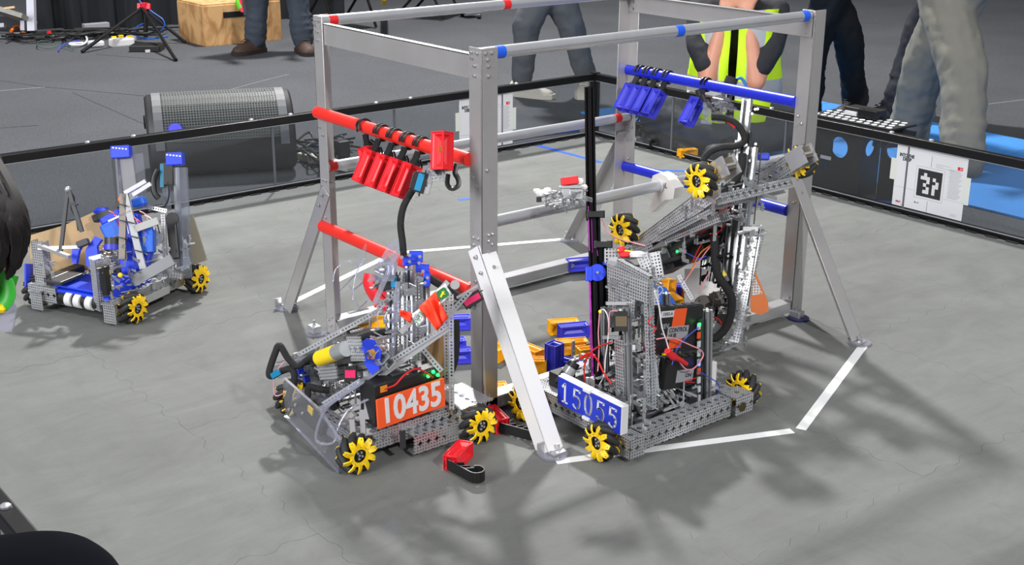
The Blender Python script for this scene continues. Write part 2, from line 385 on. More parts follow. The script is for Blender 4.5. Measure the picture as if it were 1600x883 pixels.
o = M().bb((-.018, -.018, 0), (.018, .018, .31)).build('trim_1', BLM, None, 0); o.location = (X0-.012, Y1+.012, 0); tag(o, kind='structure')
# ================================================================== the aluminium rig in the middle
A_, B_, H_ = .380, .594, .927
rig = thing('climbing_frame', 'large aluminium frame of posts and pipes with red bars left and blue bars right', 'frame', (0, 0, 0))
CR = mat('bright_bolt', (215, 215, 218), .25, .9)
def bolt(q, p, n, r=.0045, l=.005): q.cyl(p, V(p)+V(n)*.0015, r*1.5, 8); q.cyl(p, V(p)+V(n)*l, r, 6)
def angle(a, b, f1, f2, w1=.048, w2=.048, t=.003):
    """L section from a to b (outer corner line), flanges towards f1 and f2"""
    a = V(a); b = V(b); d = (b-a).normalized(); f1 = V(f1); f2 = V(f2); q = M(); l = (b-a).length/2; c = (a+b)/2
    f1 = (f1-d*f1.dot(d)).normalized(); f2 = (f2-d*f2.dot(d)).normalized()
    q.box(c+f1*w1/2+f2*t/2, (l, w1/2, t/2), (d, f1, f2)); q.box(c+f2*w2/2+f1*t/2, (l, w2/2, t/2), (d, f2, f1)); return q
posts = {'F': (1, -1, (-1, 0, 0), (0, 1, 0)), 'L': (-1, -1, (1, 0, 0), (0, 1, 0)), 'R': (1, 1, (-1, 0, 0), (0, 1, 0)), 'B': (-1, 1, (1, 0, 0), (0, -1, 0))}
for k, (sx, sy, f1, f2) in posts.items():
    yy = sy*B_
    angle((sx*A_, yy, .002 if k in 'LF' else .012), (sx*A_, yy, H_), f1, f2).build('post', ALU, rig, 30, .001)
    q = M(); n = (0, -1, 0); yb = yy-.0008 if sy < 0 else yy-.0025-.003*(k == 'B')
    cx = sx*(A_-.024)
    for z, o in ((.915, -.012), (.915, .010), (.902, -.010), (.885, 0), (.862, 0), (.62, -.008), (.60, .006), (.47, -.008), (.47, .010), (.452, -.008), (.43, .01), (.36, 0), (.06, .01), (.045, -.01), (.03, 0)):
        bolt(q, (cx+o, yb if sy < 0 else yb, z), n, .003)
    if k == 'F':
        for z, o in ((.915, .012), (.915, .03), (.9, .018), (.885, .02), (.862, .02), (.64, .015), (.48, .02), (.48, .032), (.465, .02), (.455, .03), (.395, .02), (.06, .02), (.05, .03), (.035, .02)):
            bolt(q, (A_+.0005, -B_+o, z), (1, 0, 0), .0032)
    tag(q.build('bolt_set', CR, rig), kind='stuff')
def pipe(x, z, name='rung'):
    return M().cyl((x, -B_+.006, z), (x, B_-.006 if x > 0 else B_-.008, z), .0148, 24).build(name, mat('galvanised_pipe', (204, 206, 211), .3, .72, vary=.04, vscale=20), rig)
def band(o, x, y, z, m, w=.026):
    M().cyl((x, y-w/2, z), (x, y+w/2, z), .0153, 24).build('tape_band', m, o)
for x, z, m, ys in ((A_-.018, .912, TAPB, (-.53, .06, .565)), (-A_+.018, .912, TAPR, (-.545, .06, .55)), (A_-.018, .505, TAPB, (-.557, .545)), (-A_+.018, .505, TAPR, (-.565, .535))):
    o = pipe(x, z)
    for y in ys: band(o, x, y, z, m)
for s, m, nm in ((-1, REDB, 'red painted bar'), (1, BLUB, 'blue painted bar')):
    for z in (.660, .330):
        q = M(); x1 = A_-.047
        q.cyl((-A_+.002, s*B_, z), (x1, s*B_, z), .0170, 24); o = q.build('bar', m, rig); o['label'] = nm
for s in (-1, 1):  # top angles
    y = s*(B_-.005); q = angle((-A_+.004, y, .908), (A_-.004, y, .908), (0, 0, -1), (0, -s, 0), .056, .02, .002); q.build('top_angle', ALU, rig, 30)
for x, s in ((A_, 1), (-A_, -1)):
    M().bb((x-.045 if s > 0 else x-.0, -B_+.01, .018), (x-.0 if s > 0 else x+.045, B_-.006, .05)).build('base_rail', ALB, rig, 30, .002)
for sx in (-1, 1):
    for sy in (-1, 1):
        a = V((sx*(A_-.012), sy*(B_+.0035), .455)); b = V((sx*.640, sy*(B_+.0035), .012)); upn = V((sx*.3, 0, .26)).normalized()
        # flange in the post plane hangs below the edge line, the other turns inward
        q = angle(a, b, -upn, (0, -sy, 0), .047, .047, .0025); o = q.build('brace', mat('lamp_lit_alu', (240, 240, 242), .4, .1) if (sx, sy) == (1, -1) else ALU, rig, 30, .0008)  # near brace: same aluminium, lamp reflection put into a white colour
        q = M(); d = (b-a).normalized()
        for t in (.02, .06):
            c = a+d*t-upn*.02; bolt(q, c+V((0, -.003, 0)), (0, -1, 0), .0035)
            bolt(q, a+d*t+V((0, -sy*.024, 0)), upn, .0035)
        tag(q.build('bolt_set', CR, o), kind='stuff')
        f = M().cyl((sx*.640, sy*(B_-.012), .001), (sx*.640, sy*(B_-.012), .006), .036, 28).build('foot_plate', CLE, rig)
        q = M(); q.bb((sx*.64-.018, sy*(B_-.02)-.02, .006), (sx*.64+.018, sy*(B_-.02)+.02, .010)); q.bb((sx*.64-.018, sy*B_-.003-.02, .006), (sx*.64-.014, sy*B_+.02-.02, .034))
        q.build('bracket', ALB, f, 30); q = M(); bolt(q, (sx*.648, sy*(B_-.02), .010), (0, 0, 1), .004, .02); bolt(q, (sx*.628, sy*(B_-.012), .010), (0, 0, 1), .004, .014); q.build('wing_nut', CR, f)
        px = sx*(A_+(.022 if sx > 0 else .012)); py = sy*(B_+(.008 if sy > 0 else .03))
        if (sx, sy) != (1, -1):
            f = M().cyl((px, py, .001), (px, py, .006), .032, 28).build('foot_plate', mat('dark_foot', (40, 46, 96), .3) if sx*sy > 0 and sx > 0 else CLE, rig)
            q = M().bb((px-.024, py-.016, .006), (px+.012, py+.012, .026)); q.build('bracket', ALB, f, 30, .001); q = M(); bolt(q, (px-.006, py-.002, .026), (0, 0, 1), .004, .016); q.build('wing_nut', CR, f)
for x, y, s in ((A_, -B_, -1), (-A_, -B_, 1)):   # corner gussets
    q = M(); q.prism([(0, 0), (.075, 0), (0, .075)], .002, (x+.001*0+s*.001, y+.003, .018), (s, 0, 0), (0, -1 if s > 0 else -1, 0)) if s > 0 else q.prism([(0, 0), (-.075, 0), (0, .075)], .002, (x, y+.003, .018), (1, 0, 0), (0, -1, 0)); q.build('gusset', ALU, rig, 0)
# ================================================================== blocks: plain ones on the floor, clipped ones on the bars
def block_mesh(q, w=.019, l=.0445, t=.0022, dp=.013):
    """long block 38 x 38 x 89 mm, every face a sloping hollow with a rim"""
    def hollow(c, n, u, a, b):
        n = V(n); u = V(u); v = n.cross(u); c = V(c)
        O = [c+u*(a*i)+v*(b*j) for i, j in ((-1, -1), (1, -1), (1, 1), (-1, 1))]
        I = [c+u*((a-t)*i)+v*((b-t)*j) for i, j in ((-1, -1), (1, -1), (1, 1), (-1, 1))]
        for k in range(4): q.face([O[k], O[(k+1) % 4], I[(k+1) % 4], I[k]])
        J = [c+u*((a-t-.0015)*i)+v*((b-t-.0015)*j)-n*dp*.55 for i, j in ((-1, -1), (1, -1), (1, 1), (-1, 1))]
        for k in range(4): q.face([I[k], I[(k+1) % 4], J[(k+1) % 4], J[k]])
        I = J; e = max(a-b, 0)*.9; p0 = c-u*e-n*dp*1.2; p1 = c+u*e-n*dp*1.2
        q.face([I[0], I[1], p1, p0]); q.face([I[2], I[3], p0, p1]); q.face([I[1], I[2], p1]); q.face([I[3], I[0], p0])
    hollow((0, -w, 0), (0, -1, 0), (1, 0, 0), l, w); hollow((0, w, 0), (0, 1, 0), (-1, 0, 0), l, w)
    hollow((0, 0, w), (0, 0, 1), (1, 0, 0), l, w); hollow((0, 0, -w), (0, 0, -1), (1, 0, 0), l, w)
    hollow((-l, 0, 0), (-1, 0, 0), (0, 1, 0), w, w); hollow((l, 0, 0), (1, 0, 0), (0, 1, 0), w, w)
    return q
def block(px, py, rz, col, label, z=.019, up=False, tilt=0, grp=None, xyz=None):
    p = V(xyz) if xyz else aZ(px, py, z)
    o = block_mesh(M()).build(col+'_block', {'yellow': YSP, 'blue': BLU, 'red': RED}[col], None, 20)
    o.location = p; o.rotation_euler = (0, tilt, math.radians(rz)) if not up else (0, math.pi/2, math.radians(rz))
    tag(o, label, 'block', grp); return o
gy = 'yellow blocks on the tiles under the frame'; gb = 'blue blocks on the tiles under the frame'
z2 = .0575
block(880, 510, 62, 'yellow', 'yellow block at the back of the loose pile, half behind a blue one', grp=gy)
block(896, 516, 66, 'blue', 'blue block at the back of the loose pile, overlapping a yellow one', z=.02, grp=gb)
block(893, 541, 62, 'yellow', 'yellow block in the middle of the loose pile, long hollow side to the front', z=.024, grp=gy)
block(866, 560, 10, 'blue', 'blue block standing on end at the left of the loose pile', z=.0445, up=True, grp=gb)
block(893, 573, 20, 'blue', 'blue block almost hidden behind the motor of the blue numbered robot', grp=gb)
block(826, 551, 5, 'yellow', 'yellow block just right of the bright brace, farther of two', z=.02, grp=gy)
block(829, 570, 48, 'yellow', 'yellow block just right of the bright brace, nearer of two', z=.022, grp=gy)
block(782, 548, 115, 'yellow', 'yellow block between the near post and the bright brace', z=.02, grp=gy)
block(925, 551, 70, 'yellow', 'yellow block behind the tall black pole', z=.021, grp=gy)
block(766, 612, 65, 'yellow', 'yellow block lying right behind the foot of the near post', z=.021, grp=gy)
block(745, 620, 60, 'blue', 'blue block lying flat under the yellow one at the foot of the near post', z=.019, grp=gb)
block(712, 556, 62, 'blue', 'nearest of the blue blocks between the red numbered robot and the near post', z=.021, grp=gb)
block(703, 540, 62, 'blue', 'middle of the blue blocks between the red numbered robot and the near post', z=.021, grp=gb)
block(712, 504, 58, 'blue', 'farthest of the blue blocks between the red numbered robot and the near post', z=.021, grp=gb)
block(583, 500, 60, 'yellow', 'yellow block seen through the clear parts of the red numbered robot', grp=gy)
block(1080, 461, 150, 'yellow', 'yellow block right of the white panel under the tilted robot', z=.05, tilt=.25, grp=gy)
block(1042, 445, 118, 'yellow', 'yellow block standing above the blue sticker sheet of the front robot', z=.09, tilt=.3, grp=gy)
block(1050, 470, 160, 'yellow', 'yellow block lying between two blue ones behind the black control unit', z=.03, grp=gy)
block(1046, 452, 30, 'blue', 'blue block between the yellow ones behind the sticker sheet', z=.045, grp=gb)
block(1068, 480, 80, 'blue', 'blue block low behind the black control unit', z=.02, grp=gb)
block(1074, 239, 70, 'yellow', 'yellow block lying against the right board in the back corner')
block(906, 413, 68, 'blue', 'blue block on the far base rail beside the tall black pole', z=.035)
def hook(q, c, ax, dn, r=.0195, w=.006):
    """open black ring round a bar at c (axis ax), strap going dn"""
    ax = V(ax).normalized(); dn = V(dn).normalized(); s = ax.cross(dn)
    for o in (-.007, .007):
        pts = []
        for k in range(0, 15):
            a = math.radians(-120+k*300/14); pts.append(V(c)+ax*o+dn*(-math.cos(a)*(r+.001))+s*(math.sin(a)*(r+.001)))
        q.tube(pts, .0032, 6, 0)
    return q
def clipped(name, bar_pt, swing, m, label, group, spread=0, yaw=0, side=1):
    """block hung by a black double clip from a bar running along x; swing = lean of the block away from the bar"""
    t = thing(name, label, 'block', bar_pt, yaw, group)
    dn = V((spread, -math.sin(swing)*side, -math.cos(swing))).normalized(); ax = V((1, 0, 0)); ax = (ax-dn*ax.dot(dn)).normalized(); s = ax.cross(dn)
    q = M(); hook(q, (0, 0, 0), ax, dn)
    q.box(dn*.034, (.011, .0025, .016), (ax, s, dn)); q.box(dn*.05+s*.004, (.012, .008, .006), (ax, s, dn)); q.build('clip', BLK, t, 40, world=False)
    q = M()
    for o in (-.012, 0, .012):
        q.tube([dn*.036+ax*o-s*.006*side*-1, dn*.044+ax*o+s*.016*-1*side*-1, dn*.056+ax*o+s*.020*-1*side*-1, dn*.062+ax*o+s*.010*-1*side*-1], .0025, 5, 2)
    q.build('spring_clip', BLM, t, 40, world=False)
    b = block_mesh(M()).build('block_body', m, t, 20, world=False)
    mx = Matrix((dn, ax, dn.cross(ax))).transposed().to_4x4(); mx.translation = dn*.098-s*0; b.matrix_local = mx
    return t
gr = 'red blocks hanging from the upper red bar'
for k, (px, py) in enumerate(((569, 198), (596, 207), (616.5, 212), (637, 219), (658, 226))):
    p = aY(px, py, -B_-.003); p.z = .660
    lab = ['leftmost red block on the upper red bar, hanging askew from a black clip', 'second red block from the left on the upper red bar', 'third red block from the left on the upper red bar, middle of the row',
           'fourth red block from the left on the upper red bar', 'rightmost hanging red block on the upper red bar, behind the small claw'][k]
    clipped('clipped_red_block', p, .50 if k else .1, RED, lab, gr, spread=.42 if k == 0 else 0, side=1)
gq = 'blue blocks hanging from the upper blue bar'
for k, (px, py) in enumerate(((1000, 111), (1013, 114), (1027, 117.5), (1043, 121))):
    p = aY(px, py, B_); p.z = .660
    lab = ['leftmost blue block on the upper blue bar, closest to the back post', 'second blue block from the left on the upper blue bar', 'third blue block from the left on the upper blue bar', 'fourth blue block on the upper blue bar, right end of the row'][k]
    clipped('clipped_blue_block', p, .62, BLU, lab, gq)
p = aY(1103, 131, B_); p.z = .660
clipped('clipped_blue_block', p, .62, BLU, 'single blue block on the upper blue bar, held by the clear claw', gq)
def floor_spec(p, rz, rzc, label, grp):
    t = thing('clipped_red_block', label, 'block', p, rz, grp)
    b = block_mesh(M()).build('block_body', RED, t, 20, world=False); b.location = (0, 0, .0195)
    q = M(); d = V((math.cos(rzc), math.sin(rzc), 0)); s = V((-d.y, d.x, 0)); o = V((.040, 0, .020))
    q.bar(o+s*-.012, o+d*.082-s*.012, .003, .026, (0, 0, 1)); 
    pts = [o+d*.082-s*.012]+[o+d*.082+s*.006+V((0, 0, 0))+(d*math.cos(a)+s*math.sin(a))*.018 for a in [math.radians(x) for x in range(-90, 161, 25)]]
    for a, b_ in zip(pts, pts[1:]): q.bar(a, b_, .003, .026, (0, 0, 1))
    for k in (.02, .04, .055): q.bar(o+d*k-s*.012, o+d*(k+.015)+s*.010, .002, .022, (0, 0, 1))
    q.build('clip', BLK, t, 40, world=False)
    return t
gf = 'red clipped blocks dropped on the tiles'
p = aZ(716, 712, .0195); p.z = 0; floor_spec(p, math.radians(-60), math.radians(64), 'red block with a black hook clip lying nearest the camera on the tiles', gf)
p = aZ(774, 655, .0195); p.z = 0; floor_spec(p, math.radians(-15), math.radians(35), 'red block with a black clip lying against the near post, behind the bright brace', gf)
# ================================================================== pieces shared by the robots
def aN(px, py, p0):
    """point under the pixel on the upright-to-view plane through the place p0"""
    d = ray(px, py); return CAM + d*((V(p0)-CAM).dot(FW)/d.dot(FW))
WHEEL = {}
def wheel_meshes():
    R = .048
    hub = M(); hub.cyl((0, -.010, 0), (0, .012, 0), .0155, 24)
    for k in range(5):
        a = 2*math.pi*k/5; p = V((math.cos(a)*.0085, .012, math.sin(a)*.0085)) if k else V((0, .012, 0))
        hub.k = 1; hub.cyl(p, p+V((0, .0030, 0)), .0030, 8); hub.k = 0
    hub.cyl((0, -.012, 0), (0, -.03, 0), .006, 10)
    pl = M(); n = 10; ring = []
    for k in range(n*4):
        a = 2*math.pi*k/(n*4); ring.append(a)
    q = pl
    # toothed star plate: inner ring, then one bent paddle per roller
    for k in range(n):
        a0 = 2*math.pi*k/n
        def P(r, a, y): return V((r*math.cos(a0+a), y, r*math.sin(a0+a)))
        w = math.pi/n
        for (r0, r1, aa) in ((.0165, .026, w),):
            A = [P(r0, -aa, 0), P(r0, 0, 0), P(r0, aa, 0), P(r1, aa, 0), P(r1, 0, 0), P(r1, -aa, 0)]; B = [p+V((0, .003, 0)) for p in A]
            q.face(A); q.face(B[::-1]); q.face([A[0], B[0], B[1], A[1]]); q.face([A[1], B[1], B[2], A[2]]); q.face([A[3], B[3], B[4], A[4]]); q.face([A[4], B[4], B[5], A[5]])
        # paddle
        s = [(.023, -.5, .0015, .0072), (.032, -.30, .0034, .0074), (.039, -.12, .0026, .0068), (.0450, -.02, .000, .0046)]
        rings = []
        for r, ta, y, hw in s:
            c = P(r, ta*.25, y); t = V((-math.sin(a0), 0, math.cos(a0))); t = (t*.86+V((0, .5, 0))).normalized(); nn = t.cross(V((math.cos(a0), 0, math.sin(a0)))).normalized()
            rings.append([c+t*hw+nn*.0014, c+t*hw-nn*.0014, c-t*hw-nn*.0014, c-t*hw+nn*.0014])
        q.loft(rings)
        p = P(.0218, 0, .003); q.k = 1; q.cyl(p, p+V((0, .0012, 0)), .0016, 6); q.k = 0
        p = P(.041, -.02, .003); q.k = 1; q.cyl(p, p+V((0, .0014, 0)), .0018, 6); q.k = 0
    ro = M(); prof = []
    for k in range(7):
        t = -1+2*k/6; prof.append((.0062+.0034*(1-t*t), t*.0215))
    ro.lathe((0, 0, 0), (0, 0, 1), prof, 12)
    return hub, pl, ro
def mesh_of(q, name, mats):
    o = q.build(name, mats); me = o.data; bpy.data.objects.remove(o); return me
def wheel(parent, c, axis, hand=1, spin=0., label=None, name='wheel'):
    """mecanum wheel: axle along axis (outward); hub > side plates and ten rollers"""
    if not WHEEL:
        h, p, r = wheel_meshes()
        WHEEL['h'] = mesh_of(h, 'wheel_hub', [BLM, ALB]); WHEEL['p'] = mesh_of(p, 'side_plate', [YEL, ALB]); WHEEL['r'] = mesh_of(r, 'roller', RUB)
    o = bpy.data.objects.new(name, WHEEL['h']); COL.objects.link(o); o.parent = parent
    x, y_, z = basis(axis, (0, 0, 1)); A = V(axis).normalized()
    up = x; side = A.cross(up)*-1
    # local X=side, Y=axis, Z=up (right handed)
    X = A.cross(up); mx = Matrix((X, A, up)).transposed().to_4x4()
    if mx.to_3x3().determinant() < 0: X = -X; mx = Matrix((X, A, up)).transposed().to_4x4()
    mx = mx @ Matrix.Rotation(spin, 4, 'Y'); mx.translation = V(c)-wloc(parent); o.matrix_local = mx
    if label: o['label'] = label
    for s in (1, -1):
        p = bpy.data.objects.new('side_plate', WHEEL['p']); COL.objects.link(p); p.parent = o
        p.matrix_local = Matrix.Translation((0, .0165*s-.002, 0)) @ (Matrix.Identity(4) if s > 0 else Matrix.Rotation(math.pi, 4, 'Z'))
    for k in range(10):
        a = 2*math.pi*(k+.5)/10; r = bpy.data.objects.new('roller', WHEEL['r']); COL.objects.link(r); r.parent = o
        rad = V((math.cos(a), 0, math.sin(a))); tan = V((-math.sin(a), 0, math.cos(a))); d = (V((0, .74, 0))+tan*(.67*hand)).normalized()
        u = d.cross(rad); mm = Matrix((rad, u*-1 if Matrix((rad, u, d)).determinant() < 0 else u, d)).transposed().to_4x4(); mm.translation = rad*.0385-V((0, .002, 0)); r.matrix_local = mm
    return o
def slide(q, p0, p1, n, w=.02, d=.012):
    """open steel drawer-slide section"""
    p0 = V(p0); p1 = V(p1); x, y, z = basis(p1-p0, n); l = (p1-p0).length/2; c = (p0+p1)/2
    q.box(c-x*(d/2), (l, w/2, .001), (z, y, x))
    for k in (-1, 1): q.box(c+y*k*(w/2-.001), (l, .001, d/2), (z, y, x)); q.box(c+y*k*(w/2-.003)+x*(d/2-.001), (l, .003, .001), (z, y, x))
def extr(q, p0, p1, w=.015):
    """slotted square extrusion"""
    p0 = V(p0); p1 = V(p1); x, y, z = basis(p1-p0); l = (p1-p0).length/2; c = (p0+p1)/2; h = w/2
    q.box(c, (l, h*.45, h*.45), (z, y, x))
    for i in (-1, 1):
        for j in (-1, 1): q.box(c+x*i*h*.68+y*j*h*.68, (l, h*.32, h*.32), (z, y, x))
def screws(q, pts, n, r=.0026, l=.003):
    for p in pts: q.cyl(p, V(p)+V(n).normalized()*l, r, 7)
def hardware(parent, lo, hi, n, seed, m=None, size=1.):
    """loose-looking small metalwork: brackets, spacers and screws filling a mechanism"""
    rr = random.Random(seed); q = M(); lo = V(lo); hi = V(hi)
    ax = [V((1, 0, 0)), V((0, 1, 0)), V((0, 0, 1))]
    for k in range(n):
        c = V([rr.uniform(lo[i], hi[i]) for i in range(3)]); a = ax[rr.randrange(3)]; b = ax[(ax.index(a)+1) % 3]; t = rr.random()
        if t < .35: q.bar(c-a*rr.uniform(.01, .035)*size, c+a*rr.uniform(.01, .035)*size, .010, .0025, b)
        elif t < .6: q.cyl(c-a*.012*size, c+a*.012*size, .003, 8)
        elif t < .8: q.cyl(c, c+a*.003, .008*size, 12)
        elif t < .9: q.box(c, (.009, .009, .0015), (a, b, a.cross(b)))
        else: q.cyl(c-a*.03*size, c+a*.03*size, .0022, 6)
        if t < .5: q.cyl(c+b*.003, c+b*.006, .0028, 6)
    return tag(q.build('small_hardware', m or STL, parent), kind='stuff')
def wire(parent, pts, m, r=.0013, name='wire'):
    return M().tube(pts, r, 6, 5).build(name, m, parent, 60)
WR = mat('wire_red', (206, 30, 36), .45); WW = mat('wire_white', (232, 226, 230), .5); WO = mat('wire_orange', (236, 120, 30), .5); WB = mat('wire_blue', (60, 80, 190), .5); WK = mat('wire_black', (24, 24, 26), .5)
WP = mat('wire_pink', (226, 150, 160), .5); WM = mat('cord_magenta', (190, 60, 190), .5); WG = mat('wire_yellow', (244, 226, 40), .5)
ORG = mat('orange_tape', (246, 92, 40), .5); GRN = mat('green_lit', (40, 255, 90), .4, emis=((20, 255, 70), 6)); BLL = mat('blue_lit', (60, 80, 255), .4, emis=((60, 80, 255), 6))
DGR = mat('dark_grey_plastic', (52, 54, 58), .45); MAG = mat('magenta_label', (214, 30, 96), .4); CYN = mat('cyan_label', (20, 130, 176), .4); GREY = mat('grey_label', (150, 152, 158), .5)
def servo(parent, c, ax, m_top, size=(.020, .010, .019), label=None):
    """servo: case with a coloured label on its upper face, flange, spline"""
    ax = [V(a).normalized() for a in ax]
    q = M().box(c, size, ax); q.box(V(c)+ax[2]*size[2]*.45, (size[0]*1.35, size[1], .0012), ax); q.k = 1; q.cyl(V(c)+ax[2]*size[2], V(c)+ax[2]*(size[2]+.006), .006, 14)
    o = q.build('servo', [BLK, STL], parent, 30, .0008)
    if label: o['label'] = label
    M().box(V(c)-ax[1]*(size[1]+.0004), (size[0]*.85, .0004, size[2]*.5), ax).build('label_strip', m_top, o, 0); return o
def motor(parent, a, b, r=.0185, m=None):
    a = V(a); b = V(b); d = (b-a).normalized(); q = M(); l = (b-a).length
    q.cyl(a, a+d*l*.62, r, 20); q.k = 1; q.cyl(a+d*l*.62, b, r*.96, 20); q.k = 2; q.cyl(a-d*.008, a, r*.82, 20); q.cyl(a-d*.012, a-d*.008, r*.3, 12)
    return q.build('motor', [m or DGR, STL, BLK], parent)
# ================================================================== robot with the orange number board 10435
A = thing('robot', 'robot with an orange board reading 10435 reaching a claw to the upper red bar', 'robot', (.24, -.84, 0))
tw = (.26, -.74, .25)                      # lift tower
# chassis
q = M(); q.chan((.425, -.945, .062), (.425, -.700, .062), (1, 0, 0), .048, .04); q.build('side_channel', CHN, A, 0)
q = M(); q.chan((.456, -.853, .034), (.456, -.722, .034), (1, 0, 0), .048, .03); q.build('side_channel', CHN, A, 0)
q = M(); q.bb((.459, -.895, .04), (.462, -.88, .085)); q.build('tape_patch', DGR, A, 0)
q = M(); q.chan((.075, -.97, .05), (.075, -.70, .05), (-1, 0, 0), .048, .03); q.build('side_channel', CHN, A, 0)
q = M(); q.chan((.09, -.70, .062), (.40, -.70, .062), (0, 1, 0), .048, .04); q.build('cross_channel', CHN, A, 0)
q = M(); q.chan((.10, -.975, .05), (.385, -.975, .05), (0, -1, 0), .048, .03); q.build('cross_channel', CHN, A, 0)
M().bb((.09, -.96, .030), (.40, -.71, .034)).build('floor_plate', mat('smoked_plate', (70, 72, 76), .3), A, 0)
q = M().bb((.33, -.72, .088), (.46, -.62, .091)); q.build('top_plate', CHN, A, 0)
wheel(A, (.430, -.995, .048), (1, 0, 0), -1, .2); wheel(A, (.476, -.680, .048), (1, 0, 0), 1, .05)
wheel(A, (.06, -.955, .048), (-1, 0, 0), 1, .1); wheel(A, (.05, -.69, .048), (-1, 0, 0), -1, .3)
# clear front plate, clear skirt strips
g = [aY(441, 588, -1.03), aY(500, 640, -1.03), aY(532, 688, -1.03), aY(530, 739, -1.03), aY(446, 650, -1.03)]
q = M(); q.prism([(p.x, max(p.z, .002)) for p in g], .005, (0, -1.03, 0), (1, 0, 0), (0, -1, 0)); q.build('clear_plate', CLR, A, 0)
q = M(); q.bar(g[0], g[1], .006, .002); q.bar(g[1], g[2], .006, .002); q.bar(g[2], g[3], .006, .002, (1, 0, 0)); q.bar(g[3], g[4], .006, .002); q.build('plate_edge', CLE, A, 0)
q = M(); screws(q, [aY(*p, -1.03) for p in ((452, 640), (458, 646), (462, 633), (473, 646), (498, 690), (503, 697), (508, 707), (506, 692))], (0, -1, 0), .004); tag(q.build('screw_set', CR, A), kind='stuff')
hp = [aN(*p, (.40, -.99, .1)) for p in ((600, 575), (560, 603), (525, 625), (503, 650), (494, 688), (520, 692), (528, 668), (545, 640), (580, 622))]
M().tube(hp, .0014, 6, 5, flat=2.4).build('clear_hoop', CLE, A, 60)
# number board
c = [aX(*p, .447) for p in ((588, 625), (693, 590), (695, 640), (590, 665))]
xa = (c[1]-c[0]).normalized(); cc = sum(c, V())/4; nn = V((1, 0, 0)); up_ = nn.cross(xa)*1
if up_.z < 0: up_ = -up_
bw = (c[1]-c[0]).length/2; bh = .036
bd = M().box(cc, (bw, bh, .003), (xa, up_, nn)).build('number_board', ORG, A, 0)
text('10435', .085, cc+nn*.0034, xa, nn, WHT, 'board_number', bd, .0008, .0022, sx=.80)
# control unit behind the board
q = M().bb((.372, -.945, .10), (.438, -.765, .206)); cu = q.build('control_unit', BLK, A, 0, .004)
M().box(aX(640, 583, .43)+V((-.03, 0, -.002)), (.02, .04, .004)).build('cover_panel', DGR, cu, 0, .002)
M().bb((.438, -.93, .185), (.4395, -.912, .2)).build('warning_label', mat('label_orange', (226, 140, 40), .5), cu, 0)
for p in ((669, 588), (684, 586), (677, 581)): M().ball(aX(*p, .445), .0045, 8).build('status_light', GRN, cu)
wire(A, [aX(*p, .45) for p in ((604, 607), (618, 601), (632, 586), (648, 577), (662, 580), (676, 590))], WR, .0022)
# battery tray low inside: yellow/black packs seen through the clear plate
q = M().box(aN(490, 650, (.24, -.93, .06)), (.06, .02, .018), basis((1, .1, -.25))[::-1]); b = q.build('battery', BLK, A, 0, .003)
M().box(aN(485, 646, (.25, -.955, .06)), (.011, .002, .017), (V((1, 0, -.2)).normalized(), V((0, 1, 0)), V((.2, 0, 1)).normalized())).build('battery_label', YEL, b, 0)
M().box(aN(500, 660, (.26, -.955, .06)), (.022, .002, .008), (V((1, 0, -.2)).normalized(), V((0, 1, 0)), V((.2, 0, 1)).normalized())).build('battery_label', GREY, b, 0)
# telescoping steel slides reaching out to the left
for k, (a, b, w) in enumerate((((428, 572), (560, 540), .026), ((438, 582), (585, 548), .03), ((452, 592), (600, 560), .03), ((468, 600), (610, 568), .028))):
    q = M(); z0 = -.93+.012*k; slide(q, aY(*a, z0), aY(*b, z0), (0, -.5, 1), w, .014); q.build('telescoping_slide', STL, A, 30)
for a in ((470, 582), (478, 589), (463, 577)): M().box(aY(*a, -.95), (.006, .008, .014), (V((.9, 0, .4)).normalized(), V((0, 1, 0)), V((-.4, 0, .9)).normalized())).build('slide_clip', BLUP, A, 0, .002)
q = M().box(aY(512, 578, -.952), (.045, .003, .022), (V((.93, 0, .36)).normalized(), V((0, 1, 0)), V((-.36, 0, .93)).normalized())); q.build('punched_plate', CHB, A, 0)
q = M().box(aY(556, 545, -.955), (.03, .002, .028), (V((.95, 0, .3)).normalized(), V((0, 1, 0)), V((-.3, 0, .95)).normalized())); q.build('punched_plate', CHN, A, 0)
motor(A, aY(500, 560, -.965), aY(541, 545, -.965), .019, mat('motor_yellow', (250, 216, 20), .4))
motor(A, aY(520, 632, -.94), aY(470, 622, -.94), .017, mat('motor_chrome', (190, 192, 196), .25, .9))
# blue printed guard with an orange patch
o0 = aN(578, 556, (.38, -.97, .2)); pl = [(-.022, .030), (-.008, .040), (.010, .036), (.026, .012), (.022, -.030), (.004, -.044), (-.012, -.020), (-.020, .0)]
gd = M().prism(pl, .008, o0, RT, -FW).build('printed_guard', BLUP, A, 0, .002)
M().prism([(-.006, .012), (.008, .016), (.014, .006), (.010, -.008), (-.006, -.006)], .001, o0-FW*.001, RT, -FW).build('tape_patch', mat('dull_orange', (206, 140, 60), .6), gd, 0)
servo(A, aN(548, 584, (.36, -.93, .16)), (RT, FW*1, UP), MAG, (.014, .010, .018))
